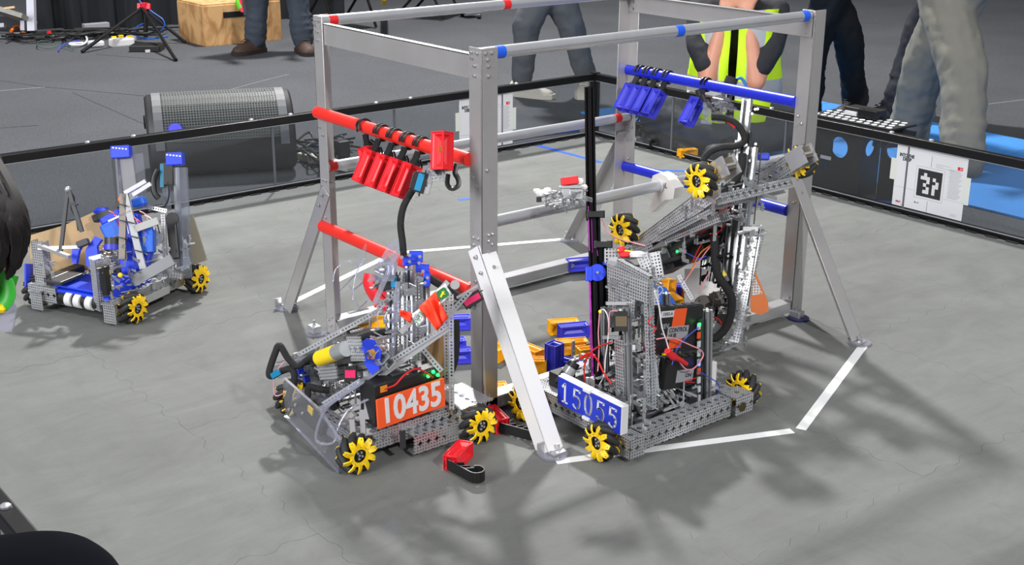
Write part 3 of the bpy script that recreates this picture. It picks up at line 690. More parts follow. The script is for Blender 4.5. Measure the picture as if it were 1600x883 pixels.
# black sleeved cable loops
P0 = (.16, -.98, .15)
sl = [aN(*p, P0) for p in ((612, 517), (570, 526), (540, 543), (520, 556), (497, 562), (483, 561), (465, 572), (450, 560), (437, 540), (430, 552), (421, 580), (424, 588), (440, 580), (455, 577), (460, 592), (450, 620), (446, 633), (462, 630), (480, 620), (482, 605), (498, 608), (514, 610))]
M().tube(sl, .0085, 9, 5).build('sleeved_cable', SLV, A, 60)
M().tube([aN(*p, P0) for p in ((484, 560), (500, 556), (522, 548), (540, 545))], .009, 9, 4).build('sleeved_cable', SLV, A, 60)
M().bar(aN(424, 588, (.17, -.995, .15)), aN(437, 581, (.17, -.995, .15)), .012, .010).build('cable_tag', CYN, A, 0)
wire(A, [aN(*p, P0) for p in ((450, 560), (436, 575), (428, 592), (430, 618), (445, 614))], WP, .0014)
M().tube([aN(*p, (.34, -.70, .2)) for p in ((712, 500), (713, 530), (711, 560), (704, 582), (694, 594))], .009, 9, 5).build('sleeved_cable', SLV, A, 60)
M().tube([aN(*p, tw) for p in ((668, 432), (680, 440), (700, 452), (722, 468), (738, 478))], .010, 9, 4).build('sleeved_cable', SLV, A, 60)
# two long punched rails rising to the right
def rail(a, b, p0, m=RAIL, w=.014, name='punched_rail'):
    q = M(); q.bar(aN(*a, p0), aN(*b, p0), .012, .012, UP); return q.build(name, m, A, 0)
rail((456, 560), (598, 482), (.18, -.88, .2)); rail((500, 640), (592, 578), (.4, -.93, .2), CLE, name='clear_rail'); rail((505, 632), (700, 508), (.38, -.92, .2)); rail((592, 590), (702, 512), (.39, -.90, .2), ALB, name='support_rail')
rail((470, 566), (560, 545), (.2, -.86, .2)); rail((590, 482), (622, 455), (.22, -.80, .3)); rail((656, 540), (690, 580), (.40, -.82, .2)); rail((705, 460), (706, 640), (.42, -.70, .2), CHB, name='upright_rail'); rail((697, 470), (698, 600), (.40, -.68, .2), CHB, name='upright_rail')
rail((690, 505), (735, 455), (.46, -.74, .3)); rail((550, 655), (553, 690), (.42, -.95, .1), ALB, name='support_rail'); rail((566, 640), (568, 680), (.42, -.93, .1), ALB, name='support_rail'); rail((572, 580), (574, 655), (.42, -.93, .1), ALB, name='upright_rail')
q = M().box(aX(605, 655, .42), (.002, .03, .045)); q.build('punched_plate', CHB, A, 0)
# lift tower
for k, (a, b, m_) in enumerate((((612, 415), (612, 585), STL), ((626, 425), (627, 590), CHB), ((640, 405), (641, 590), STL), ((652, 412), (655, 588), CHB), ((664, 430), (667, 585), STL))):
    q = M(); p0 = (.25+.01*(k % 3), -.76+.02*k, .25); slide(q, aN(*b, p0), aN(*a, p0), (.6, -.8, 0), .019, .014); q.build('lift_slide', m_, A, 30)
q = M().box(aN(686, 560, (.3, -.68, .2)), (.002, .035, .055)); q.build('punched_plate', mat('brass_plate', (196, 160, 110), .35, .7), A, 0)
for (x, y, sx, sz) in ((650, 401, .016, .014), (636, 408, .010, .012), (660, 419, .016, .010), (667, 436, .008, .018), (645, 410, .02, .006)):
    M().box(aN(x, y, (.27, -.76, .4)), (sx, .012, sz), (RT, FW, UP)).build('printed_block', BLUP, A, 0, .002)
q = M(); 
for x, y in ((640, 399), (656, 401), (640, 409), (655, 411), (661, 424), (668, 434), (664, 442)): q.cyl(aN(x, y, (.285, -.78, .4)), aN(x, y, (.285, -.78, .4))-FW*.004, .004, 10)
q.build('bolt_head', CR, A)
for k, (x, y, mm) in enumerate(((596, 430, CYN), (616, 440, CYN), (606, 445, BLK))): servo(A, aN(x, y, (.25, -.80, .38)), (UP, FW, RT), mm, (.016, .010, .014))
o0 = aN(603, 420, (.26, -.80, .4)); pl = []
q = M(); q.prism([(-.045, -.03), (.02, -.03), (.036, .055), (.024, .07), (.008, .06)], .003, o0, RT, -FW); q.build('clear_bracket', CLE, A, 0)
q = M(); screws(q, [aN(*p, (.27, -.82, .4)) for p in ((617, 387), (622, 395), (615, 398), (590, 415), (588, 425), (590, 440), (628, 402), (600, 412), (610, 402), (626, 432), (630, 450))], -FW, .0045, .004); tag(q.build('screw_set', CR, A), kind='stuff')
# red printed arm behind the tower
pts = [aN(*p, (.16, -.72, .3)) for p in ((578, 428), (577, 445), (588, 465), (602, 478), (612, 492))]
M().tube(pts, .011, 8, 4, flat=2).build('printed_arm', RED, A, 60)
M().box(aN(597, 462, (.16, -.72, .3)), (.02, .01, .03), (RT, FW, UP)).build('printed_arm', RED, A, 0, .004)
# clear curved intake pieces
def hoop(pts, p0, r=.0012, fl=2.2): M().tube([aN(*p, p0) for p in pts], r, 6, 5, flat=fl).build('clear_hoop', CLE, A, 60)
hoop(((520, 440), (525, 420), (545, 408), (560, 420), (545, 440), (530, 455)), (.02, -.78, .3)); hoop(((545, 445), (552, 452), (566, 442), (574, 430)), (.02, -.78, .3)); hoop(((592, 515), (590, 490), (604, 478), (616, 490), (612, 505), (600, 500)), (.3, -.9, .3))
hoop(((612, 500), (602, 505), (603, 490), (618, 478), (630, 492)), (.3, -.9, .3), .0012); hoop(((551, 470), (553, 440), (560, 420), (572, 400)), (.05, -.78, .3)); hoop(((556, 470), (562, 480), (574, 470)), (.05, -.78, .3))
q = M(); q.prism([(-.03, -.01), (.0, -.03), (.012, .06), (.008, .065)], .003, aN(566, 420, (.06, -.80, .3)), RT, -FW); q.build('clear_bracket', CLR, A, 0)
q = M(); q.prism([(-.05, .0), (-.02, .03), (.03, .05), (.05, .045), (.045, -.03), (.0, -.045)], .003, aN(640, 500, (.33, -.86, .3)), RT, -FW); q.build('clear_bracket', CLR, A, 0)
rail((585, 475), (618, 400), (.30, -.86, .35), CLE, name='clear_rail'); rail((612, 560), (622, 440), (.30, -.86, .35), CLE, name='clear_rail')
# flag
def cloth(poly, p0, m, name, parent):
    """small folded cloth, four corners by pixel on a plane of the flag"""
    c = [aN(*p, p0) for p in poly]; q = M(); n = 8; G = []
    for i in range(n+1):
        for j in range(n+1):
            u, v = i/n, j/n; p = (c[0]*(1-u)+c[1]*u)*(1-v)+(c[3]*(1-u)+c[2]*u)*v
            G.append(p-FW*(.006*math.sin(u*7+v*3)+.004*math.sin(v*9)))
    q.idx(G, [(i*(n+1)+j, (i+1)*(n+1)+j, (i+1)*(n+1)+j+1, i*(n+1)+j+1) for i in range(n) for j in range(n)])
    o = q.build(name, m, parent, 80); s = o.modifiers.new('thickness', 'SOLIDIFY'); s.thickness = .001; return o
FL = mat('flag_orange', (250, 66, 34), .7)
fp = (.43, -.86, .33)
fl_ = cloth(((654, 480), (681, 455), (700, 497), (683, 517)), fp, FL, 'flag', A); cloth(((654, 480), (672, 466), (690, 508), (683, 517)), (.435, -.87, .33), FL, 'flag_fold', fl_)
cloth(((682, 454), (696, 443), (706, 460), (687, 478)), fp, WHT, 'flag_panel', fl_); cloth(((643, 492), (656, 482), (664, 500), (652, 511)), fp, WHT, 'flag_panel', fl_); cloth(((626, 484), (644, 490), (642, 505), (624, 492)), (.42, -.87, .33), FL, 'flag_fold', fl_)
ex = (RT*.8+UP*.55).normalized(); lp = aN(692, 459, (.44, -.875, .33))-FW*.007; n_ = -FW
def rrect(w, h, r, n=5):
    o = []
    for cx, cy, a0 in ((w-r, h-r, 0), (-w+r, h-r, 90), (-w+r, -h+r, 180), (w-r, -h+r, 270)):
        for k in range(n): a = math.radians(a0+90*k/(n-1)); o.append((cx+r*math.cos(a), cy+r*math.sin(a)))
    return o
lg = M().prism(rrect(.0125, .0115, .005), .0008, lp, ex, n_).build('green_badge', mat('badge_green', (22, 110, 52), .5), fl_, 0)
M().prism([(-.009, -.002), (-.004, .001), (-.001, .002), (.002, .006), (.003, .003), (.007, .004), (.005, .001), (.002, -.001), (.006, -.005), (.000, -.002), (-.004, -.003), (-.007, -.006)], .0005, lp-FW*.0006, ex, n_).build('leaping_animal_mark', YEL, lg, 0)
text('EERE', .018, aN(654, 497, (.44, -.875, .33))-FW*.008, (UP*.85-RT*-.5).normalized()*-1, n_, mat('lettering_green', (40, 120, 80), .5), 'flag_lettering', fl_, .0004, sx=.8)
rail((626, 520), (700, 440), (.42, -.84, .33), ALB, name='flag_pole')
# servo on the right end of the lift, its bracket
sv = servo(A, aN(738, 468, (.46, -.70, .34)), ((RT*.86+UP*.5).normalized(), FW, (-RT*.5+UP*.86).normalized()), MAG, (.024, .012, .014), 'black servo with a magenta label')
q = M().box(aN(730, 456, (.46, -.70, .34)), (.028, .014, .003), ((RT*.86+UP*.5).normalized(), FW, (-RT*.5+UP*.86).normalized())); q.build('servo_bracket', ALB, A, 0)
q = M(); q.cyl(aN(711, 445, (.44, -.7, .34)), aN(711, 445, (.44, -.7, .34))-FW*.008, .011, 20); q.build('roller_bearing', ALB, A)
# arm up to the red bar
up0 = (.27, -.73, .5)
M().tube([aN(*p, up0) for p in ((631, 400), (629, 378), (626, 350), (630, 325), (640, 305), (650, 290), (656, 280))], .0085, 9, 5).build('sleeved_cable', SLV, A, 60)
q = M(); q.tube([aN(*p, (.28, -.72, .5)) for p in ((632, 358), (638, 340), (648, 318), (655, 300), (662, 288))], .0045, 6, 4, flat=2.); q.build('link_chain', CHB, A, 60)
q = M()
for k in range(12):
    t = k/11; p = aN(634+26*t, 356-66*t-6*math.sin(t*3), (.29, -.73, .5)); q.cyl(p, p-FW*.006, .0022, 6)
tag(q.build('screw_set', CR, A), kind='stuff')
sa = ((RT*.28+UP*.96).normalized(), FW, (RT*.96-UP*.28).normalized())
servo(A, aN(656, 285, (.30, -.70, .6)), sa, CYN, (.024, .011, .015), 'black servo with a cyan label')
M().box(aN(647, 283, (.30, -.70, .6)), (.020, .012, .006), sa).build('servo_heat_sink', BLK, A, 0, .001)
M().box(aN(672, 287, (.31, -.70, .6)), (.026, .010, .004), sa).build('servo_bracket', ALB, A, 0)
q = M(); rr = random.Random(3)
for k in range(16): p = aN(668+rr.uniform(-6, 22), 264+rr.uniform(-8, 14), (.31+rr.uniform(-.01, .01), -.70, .62)); q.ball(p, rr.uniform(.003, .006), 7)
q.build('claw_joint', CLE, A)
for a, b in (((675, 280), (698, 278)), ((690, 275), (702, 235)), ((686, 272), (696, 235)), ((672, 262), (690, 280))):
    q = M(); q.bar(aN(*a, (.33, -.70, .62)), aN(*b, (.33, -.70, .62)), .012, .010, -FW); q.build('claw_finger', CHB, A, 0)
M().box(aN(690, 233, (.34, -.70, .66)), (.006, .004, .006), (RT, FW, UP)).build('claw_pad', mat('brass', (200, 150, 40), .35, .8), A, 0)
hardware(A, (.10, -.94, .06), (.36, -.72, .13), 60, 11); hardware(A, (.12, -.90, .13), (.34, -.72, .24), 60, 12, CHB); hardware(A, (.20, -.84, .25), (.34, -.72, .42), 46, 13, STL, .8)
hardware(A, (.36, -.92, .085), (.42, -.74, .11), 40, 14, ALB, .7); hardware(A, (.05, -.95, .09), (.2, -.86, .19), 30, 15, STL, .7)
hardware(A, (.30, -.88, .22), (.42, -.80, .34), 26, 16, CR, .6)
rr = random.Random(21)
for k in range(12):
    a = V((rr.uniform(.1, .4), rr.uniform(-.95, -.75), rr.uniform(.05, .15))); b = a+V((rr.uniform(-.06, .08), rr.uniform(-.05, .06), rr.uniform(-.03, .05)))
    wire(A, [a, (a+b)/2+V((0, -.02, .03)), b], rr.choice((WR, WW, WK, WB, WW)))
# red block in the claw, with its own loop clip
t = thing('clipped_red_block', 'red block standing upright in the claw at the upper red bar', 'block', aN(691, 236, (.345, -.69, .66)))
b = block_mesh(M()).build('block_body', RED, t, 20, world=False)
d = (UP*.99+RT*.02).normalized(); x_ = (RT*.8-FW*.6); x_ = (x_-d*x_.dot(d)).normalized(); b.matrix_local = Matrix((d, x_, d.cross(x_))).transposed().to_4x4()
q = M(); w0 = wloc(t)
q.tube([aN(*p, (.36, -.68, .62))-w0 for p in ((714, 256), (711, 270), (716, 280), (716, 290), (706, 295), (699, 288), (700, 272))], .0045, 6, 4, flat=2.2); q.tube([aN(*p, (.34, -.71, .62))-w0 for p in ((676, 250), (680, 262), (686, 270))], .005, 6, 3, flat=2)
q.build('clip', BLK, t, 60, world=False)
# ================================================================== robot with the blue number board 15055
Bq = thing('robot', 'robot with a blue board reading 15055 and a tall black mast', 'robot', (.60, -.28, 0))
q = M(); q.chan((.775, -.425, .040), (.775, -.115, .040), (1, 0, 0), .048, .04); q.build('front_channel', CHN, Bq, 0)
q = M(); q.chan((.41, -.462, .046), (.70, -.462, .046), (0, -1, 0), .048, .04); q.build('side_channel', CHN, Bq, 0)
q = M(); q.chan((.41, -.462+.02, .072), (.56, -.462+.02, .072), (0, 0, 1), .044, .003); q.build('top_strip', CHW, Bq, 0)
q = M(); q.chan((.41, -.07, .046), (.74, -.07, .046), (0, 1, 0), .048, .04); q.build('side_channel', CHN, Bq, 0)
q = M(); q.chan((.40, -.44, .046), (.40, -.09, .046), (-1, 0, 0), .048, .04); q.build('rear_channel', CHN, Bq, 0)
q = M(); q.bb((.742, -.475, .012), (.79, -.43, .015)); q.bb((.787, -.475, .012), (.79, -.428, .062)); q.bb((.742, -.475, .012), (.79, -.472, .062)); q.bb((.742, -.475, .060), (.79, -.43, .0625)); q.build('corner_bracket', CHN, Bq, 0)
q = M(); q.bb((.735, -.115, .066), (.79, -.05, .069)); q.bb((.735, -.052, .02), (.79, -.05, .069)); q.bb((.787, -.112, .02), (.79, -.05, .069)); q.build('corner_bracket', CHN, Bq, 0)
q = M(); q.cyl((.79, -.09, .04), (.792, -.09, .04), .012, 20); q.build('gear_face', mat('worn_gear', (96, 84, 60), .4, .7), Bq)
M().bb((.43, -.43, .030), (.75, -.10, .034)).build('floor_plate', mat('smoked_plate', (70, 72, 76), .3), Bq, 0)
for k in range(5): M().bb((.60+.026*k, -.42, .034), (.612+.026*k, -.14, .044)).build('floor_rib', mat('rib_grey', (108, 110, 114), .4, .6), Bq, 0)
wheel(Bq, (.728, -.510, .048), (0, -1, 0), -1, .1); wheel(Bq, (.445, -.512, .048), (0, -1, 0), 1, .3)
wheel(Bq, (.725, -.012, .048), (0, 1, 0), 1, .2); wheel(Bq, (.445, -.018, .048), (0, 1, 0), -1, .2)
# number board
c = [aY(*p, -.498) for p in ((873, 588), (971, 637), (968, 684), (872, 624))]
xa = (c[1]-c[0]).normalized(); nn = V((0, -1, 0)); nn = (nn-xa*nn.dot(xa)).normalized(); u_ = nn.cross(xa); u_ = u_ if u_.z > 0 else -u_
cc = (c[0]+c[1])/2-u_*.0345; bw = (c[1]-c[0]).length/2
nb = M().box(cc-nn*.011, (bw+.002, .036, .011), (xa, u_, nn)).build('number_board', WHT, Bq, 0, .001)
M().box(cc+nn*.0008, (bw, .0345, .0008), (xa, u_, nn)).build('blue_face', mat('board_blue', (24, 52, 190), .45), nb, 0)
M().box(cc-nn*.011+u_*.0375, (bw, .002, .005), (xa, u_, nn)).build('board_ridge', WHT, nb, 0)
for s in (1, -1): M().box(cc+nn*.003-u_*(-.036*s)+xa*-.004, (.012, .004, .004), (xa, u_, nn)).build('board_clip', WHT, nb, 0, .001)
# serif numerals built as strokes
def strokes(s, h, pen, p0, xa, ua, n, m, parent, step):
    G = {'1': [[(.2, .78), (.5, .98), (.5, .02)], [(.2, .02), (.8, .02)]],
         '5': [[(.85, .96), (.25, .96), (.22, .56)], [(.22, .56), (.45, .63), (.70, .58), (.86, .38), (.80, .14), (.55, .01), (.28, .04), (.14, .14)], [(.85, .96), (.85, .88)]],
         '0': [[(.5, 1.), (.24, .86), (.14, .5), (.24, .14), (.5, .0), (.76, .14), (.86, .5), (.76, .86), (.5, 1.)]]}
    for k, ch in enumerate(s):
        q = M()
        for ln in G[ch]:
            P = [p0+xa*(k*step+(x-.5)*h*.62)+ua*((y-.5)*h) for x, y in ln]
            if ch == '0' or len(ln) > 4: P = spline(P, 4)
            for a, b in zip(P, P[1:]): q.bar(a-(b-a).normalized()*pen*.25, b+(b-a).normalized()*pen*.25, pen*(1.25 if abs((b-a).dot(ua)) > abs((b-a).dot(xa)) else .8), .0012, n)
        q.build('board_numeral', m, parent, 0)
strokes('15055', .050, .0046, cc+nn*.0018-xa*.084, xa, u_, nn, WHT, nb, .042)
# black extruded mast with magenta cord
mt_ = (.47, -.32, .4)
q = M(); extr(q, aN(921, 136, mt_), aN(924, 345, mt_), .018); q.build('mast_section', BLM, Bq, 0)
q = M(); extr(q, aN(928, 330, (.485, -.315, .4)), aN(933, 600, (.485, -.315, .4)), .022); q.build('mast_section', BLM, Bq, 0)
q = M(); extr(q, aN(938, 385, (.50, -.31, .3)), aN(941, 590, (.50, -.31, .3)), .026); q.build('mast_section', BLM, Bq, 0)
for x, y in ((930, 335), (942, 382)):
    q = M(); p = aN(x, y, (.49, -.33, .4)); q.box(p, (.020, .012, .007), (RT, FW, UP)); 
    for s in (-1, 1): q.cyl(p+RT*.017*s-UP*.009, p+RT*.017*s+UP*.009, .007, 14)
    q.build('mast_clamp', BLK, Bq, 40)
for a, b in (((919, 322), (921, 392)), ((924, 332), (926, 395)), ((920, 430), (925, 590)), ((922, 440), (927, 590)), ((930, 372), (934, 400))):
    M().cyl(aN(*a, (.47, -.34, .4)), aN(*b, (.47, -.34, .4)), .0012, 5).build('lift_cord', WM, Bq)
# gripper reaching out to the left of the mast, wrapped in red and white tape
gp = (.46, -.40, .55)
M().box(aN(890, 283, gp), (.021, .014, .010), ((RT*.98+UP*.12).normalized(), FW, (UP*.98-RT*.12).normalized())).build('red_wrap', mat('red_wrap', (214, 34, 40), .6), Bq, 0, .003)
q = M(); q.box(aN(891, 293, gp), (.028, .016, .003), (RT, FW, UP)); q.box(aN(884, 302, gp), (.010, .012, .012), (RT, FW, UP)); q.box(aN(900, 304, gp), (.016, .012, .012), (RT, FW, UP)); q.cyl(aN(890, 316, gp), aN(904, 316, gp), .006, 12); q.build('gripper_body', STL, Bq, 30, .001)
q = M(); q.bar(aN(878, 304, gp), aN(846, 313, gp), .010, .008, UP); q.bar(aN(880, 312, gp), aN(850, 318, gp), .006, .005, UP); q.build('gripper_finger', ALB, Bq, 30, .001)
for x, y, r in ((846, 302, .016), (855, 298, .012), (838, 298, .010), (905, 284, .014), (912, 292, .012)):
    q = M(); q.ball(aN(x, y, gp), r*.9, 9, (1, .8, .7), (RT, FW, UP)); o = q.build('white_wrap', mat('white_wrap', (226, 224, 222), .7), Bq, 30)
    d = o.modifiers.new('crumple', 'DISPLACE'); tx = bpy.data.textures.get('crumple') or bpy.data.textures.new('crumple', 'CLOUDS'); tx.noise_scale = .008; d.texture = tx; d.strength = .008
M().box(aN(842, 312, gp), (.006, .006, .006), (RT, FW, UP)).build('finger_pad', BLK, Bq, 0)
hardware(Bq, aN(862, 322, gp)-V((.01, .02, 0)), aN(915, 295, gp)+V((.01, .02, 0)), 34, 31, CR, .6)
# upper left punched tower
q = M(); a = aY(985, 395, -.30); q.chan(aY(962, 420, -.33)+V((0, 0, 0)), aY(1012, 447, -.33), (0, -1, 0), .05, .012); q.build('tower_plate', CHB, Bq, 0)
for (x0, y0, x1, y1, w, pl_, m_) in ((960, 420, 966, 490, .030, -.33, CHB), (985, 430, 990, 492, .04, -.32, CHB), (1008, 445, 1014, 640, .016, -.34, RAIL)):
    q = M(); q.chan(aY(x1, y1, pl_), aY(x0, y0, pl_), (0, -1, 0), w, .02); q.build('tower_plate', m_, Bq, 0)
q = M(); q.bar(aN(950, 408, (.55, -.29, .4)), aN(1012, 397, (.6, -.2, .4)), .014, .012, UP); q.bar(aN(950, 410, (.55, -.29, .4)), aN(1012, 425, (.62, -.33, .4)), .008, .012, UP); q.build('tower_rim', SIL, Bq, 0)
for (x0, y0, x1, y1, w) in ((1002, 398, 1016, 430, .030), (1022, 394, 1030, 438, .028)):
    q = M(); q.chan(aN(x1, y1, (.62, -.26, .38)), aN(x0, y0, (.62, -.26, .38)), -FW, w, .012); q.build('punched_upright', CHW, Bq, 0)
q = M(); q.cyl(aN(990, 420, (.58, -.28, .38)), aN(990, 414, (.58, -.28, .38)), .022, 24); q.build('spool', BLK, Bq)
M().lathe(aN(996, 402, (.6, -.25, .42)), UP, [(.0, -.002), (.018, 0), (.020, .008), (.014, .014), (0, .016)], 18).build('white_cap', WHT, Bq)
q = M(); q.box(aN(958, 400, (.56, -.26, .40)), (.022, .01, .018), (RT, FW, UP)); q.build('punched_box', CHB, Bq, 0)
q = M(); q.ball(aN(971, 391, (.56, -.28, .42)), .011, 10); q.box(aN(976, 397, (.56, -.28, .42)), (.012, .008, .008), (RT, FW, UP)); q.build('red_tape_ball', mat('red_wrap', (214, 34, 40), .6), Bq, 40, .003)
wire(Bq, [aN(*p, (.56, -.29, .42)) for p in ((965, 391), (985, 393), (1000, 397), (1012, 406))], WG, .0022, 'yellow_tie')
wire(Bq, [aN(*p, (.52, -.31, .42)) for p in ((940, 345), (948, 360), (965, 372), (985, 378), (1008, 384))], WP, .0017); wire(Bq, [aN(*p, (.52, -.31, .42)) for p in ((940, 343), (950, 362), (967, 374), (985, 381), (1008, 386))], WK, .0009)
pq = [aY(*p, -.345) for p in ((948, 412), (1013, 441), (1013, 474), (992, 468), (990, 500), (951, 490))]
M().prism([(p.x-pq[0].x, p.z-pq[0].z) for p in pq], .0025, pq[0], (1, 0, 0), (0, -1, 0)).build('tower_face', CHB, Bq, 0)
pq = [aX(*p, pq[1].x) for p in ((1014, 441), (1021, 436), (1022, 500), (1014, 505))]
M().prism([(p.y-pq[0].y, p.z-pq[0].z) for p in pq], .0025, pq[0], (0, 1, 0), (1, 0, 0)).build('tower_face', CHB, Bq, 0)
# blue printed discs
for x, y, r, n_ in ((933, 426, .021, -FW), (950, 414, .013, UP)):
    q = M(); p = aN(x, y, (.50, -.34, .35)); q.cyl(p, p+n_*.008, r, 28); o = q.build('blue_disc', BLUP, Bq)
    M().cyl(p+n_*.008, p+n_*.016, .0035, 10).build('disc_bolt', CR, o)
M().box(aN(920, 428, (.50, -.34, .35)), (.008, .01, .018), (RT, FW, UP)).build('blue_bracket', BLUP, Bq, 0, .002)
# lower left upright with servo on top
q = M(); q.chan(aY(970, 645, -.36), aY(966, 530, -.36), (0, -1, 0), .034, .02); q.build('punched_upright', CHB, Bq, 0)
q = M(); extr(q, aY(983, 640, -.35), aY(980, 480, -.35), .015); q.build('slotted_upright', SIL, Bq, 0)
q = M(); extr(q, aY(945, 605, -.35), aY(944, 480, -.35), .013); q.build('slotted_upright', SIL, Bq, 0)
sx_ = (RT, FW, UP); servo(Bq, aY(970, 502, -.37), sx_, mat('label_brass', (96, 82, 60), .4), (.016, .012, .024)); M().box(aY(958, 500, -.37), (.012, .010, .018), sx_).build('gearbox', mat('gearbox_grey', (120, 122, 126), .4, .4), Bq, 0, .002)
M().box(aY(966, 474, -.36), (.030, .014, .004), sx_).build('servo_bracket', ALB, Bq, 0); M().box(aY(955, 527, -.36), (.022, .012, .004), sx_).build('servo_bracket', ALB, Bq, 0)
for p_ in (((936, 487), (944, 484), (951, 500), (950, 530), (946, 560), (944, 585), (936, 602)), ((964, 486), (953, 488), (952, 510), (950, 525)), ((937, 488), (935, 520), (936, 545), (934, 580))):
    wire(Bq, [aY(*p, -.39) for p in p_], WP if len(p_) == 4 else WW, .0016)
M().ball(aY(938, 487, -.39), .005, 8).build('yellow_plug', WG, Bq)
for p_ in (((955, 535), (930, 545), (915, 565), (913, 590), (918, 600)), ((905, 562), (918, 555), (932, 560), (942, 580), (955, 600)), ((905, 560), (920, 552), (930, 556))): wire(Bq, [aY(*p, -.40) for p in p_], WR, .0021)
for k in range(7): wire(Bq, [aY(940+4*k, 580+3*k, -.33), aY(946+3*k, 597, -.34), aY(950+2*k, 612-4*k, -.32)], WR if k % 3 else WK, .0014)
motor(Bq, aN(876, 600, (.50, -.43, .12)), aN(893, 574, (.50, -.43, .12)), .017, DGR)
M().cyl(aN(893, 574, (.50, -.43, .12)), aN(898, 566, (.50, -.43, .12)), .0155, 20).build('motor_cap', BLK, Bq)
q = M(); q.bb((.44, -.43, .06), (.50, -.39, .11)); q.build('motor_mount', BLK, Bq, 0, .003)
for k in (0, 1): M().cyl(aY(918+8*k, 607-1*k, -.40), aY(918+8*k, 590-1*k, -.40), .005, 12).build('silver_standoff', ALB, Bq)
# centre lift: slanted round rods and punched strips
def strip(a, b, p0, m=SIL, w=.012, d=.006, name='lift_strip'):
    q = M(); q.bar(aN(*a, p0), aN(*b, p0), w, d, -FW); return q.build(name, m, Bq, 0)
strip((996, 455), (1010, 540), (.64, -.30, .25), SIL, .010, .010, 'slotted_rod'); strip((1001, 455), (1014, 532), (.64, -.29, .25), SIL, .007, .008, 'slotted_rod'); strip((989, 432), (994, 498), (.60, -.34, .3), SIL, .005, .004)
strip((1010, 448), (1026, 612), (.66, -.31, .2), RAIL, .014, .004, 'punched_strip'); strip((1009, 545), (1009, 630), (.66, -.32, .12), SIL, .012, .006); strip((1018, 560), (1024, 620), (.66, -.32, .12), RAIL, .012, .006, 'punched_strip')
strip((1003, 500), (1012, 560), (.63, -.30, .2), STL, .012, .008); strip((1020, 395), (1026, 480), (.60, -.27, .33), CHW, .016, .004, 'punched_strip')
M().box(aN(1010, 542, (.66, -.325, .15)), (.007, .005, .022), sx_).build('red_tape', mat('red_tape2', (222, 34, 36), .5), Bq, 0, .001)
q = M(); q.box(aN(1036, 573, (.68, -.27, .13)), (.018, .006, .018), sx_); q.box(aN(1040, 590, (.68, -.27, .13)), (.012, .01, .003), sx_); q.build('pivot_plate', CHB, Bq, 0)
for a, b in (((1030, 600), (1062, 645)), ((1042, 598), (1066, 640)), ((986, 620), (1000, 640)), ((984, 612), (1002, 648))): strip(a, b, (.70, -.27, .06), SIL, .006, .005, 'slanted_rod')
strip((988, 607), (1002, 617), (.66, -.33, .06), ALB, .010, .003); strip((990, 600), (1018, 628), (.66, -.3, .06), CLR, .03, .03, 'clear_block')
# stacked control units on the right upright
cx = basis((0, 0, 1)); tilt = (V((0, .995, 0))+V((0, 0, -.16))).normalized(); tz = V((1, 0, 0)).cross(tilt); tz = tz if tz.z > 0 else -tz
def ctl(px, py, hy, hz, led, title, lab2):
    c = aX(px, py, .70); o = M().box(c-V((.012, 0, 0)), (.014, hy, hz), (V((1, 0, 0)), tilt, tz)).build('control_unit', BLK, Bq, 0, .003)
    q = M()
    for k in range(5): q.box(c+tz*(hz+.001)-V((.012, 0, 0))+tilt*(hy*(-.8+.4*k)), (.009, hy*.15, .0015), (V((1, 0, 0)), tilt, tz))
    q.build('vent_slot', DGR, o, 0); return c, o
c1, u1 = ctl(1060, 515, .078, .058, 0, 0, 0); c2, u2 = ctl(1068, 582, .066, .040, 0, 0, 0)
ex = V((.0023, 0, 0))
def lab(c, dy, dz, hy, hz, m, par, nm='label_plate', k=0): return M().box(c+ex+tilt*dy+tz*dz+V((.0006*k, 0, 0)), (.0006, hy, hz), (V((1, 0, 0)), tilt, tz)).build(nm, m, par, 0)
lab(c1, -.006, .004, .022, .050, mat('control_orange', (232, 84, 30), .5), u1); l1 = lab(c1, -.004, -.006, .036, .016, GREY, u1, 'title_plate', 1)
text('CONTROL', .0155, c1+ex+V((.0014, 0, 0))+tilt*-.004+tz*.0005, tilt, V((1, 0, 0)), BLK, 'title_lettering', u1, .0003, .0003, sx=.85); text('HUB', .0155, c1+ex+V((.0014, 0, 0))+tilt*-.022+tz*-.0135, tilt, V((1, 0, 0)), BLK, 'title_lettering', u1, .0003, .0003, sx=.85)
l2 = lab(c1, -.05, .043, .022, .008, mat('label_pale', (196, 198, 204), .5), u1, 'team_plate'); text('15055-A', .011, c1+ex+V((.0008, 0, 0))+tilt*-.05+tz*.043, tilt, V((1, 0, 0)), BLK, 'team_lettering', u1, .0002, .0001, sx=.9)
text('REV', .016, c1+ex+tilt*-.052+tz*.012, tilt, V((1, 0, 0)), GREY, 'maker_lettering', u1, .0003, .0003)
l3 = lab(c2, .004, -.008, .030, .016, GREY, u2); text('ON', .014, c2+ex+V((.0008, 0, 0))+tilt*.016+tz*-.008, tilt, V((1, 0, 0)), BLK, 'maker_lettering', u2, .0003, .0004)
M().box(aX(1092, 560, .705), (.004, .006, .105)).build('port_strip', mat('port_board', (30, 60, 50), .5), Bq, 0)
for k in range(9): M().box(aX(1092, 510+14*k, .711), (.002, .0045, .008), None).build('port_row', (mat('label_pale', (196, 198, 204), .5), mat('control_orange', (232, 84, 30), .5))[k % 4 == 1], Bq, 0)
M().ball(aX(1093, 507, .714), .0040, 10).build('status_light', GRN, Bq); M().ball(aX(1092, 570, .714), .0038, 10).build('status_light', BLL, Bq)
q = M(); extr(q, aX(1103, 632, .70), aX(1105, 484, .70), .020); q.build('slotted_upright', SIL, Bq, 0)
M().box(aX(1110, 592, .688), (.006, .015, .045), None).build('white_plate', WHT, Bq, 0, .001)
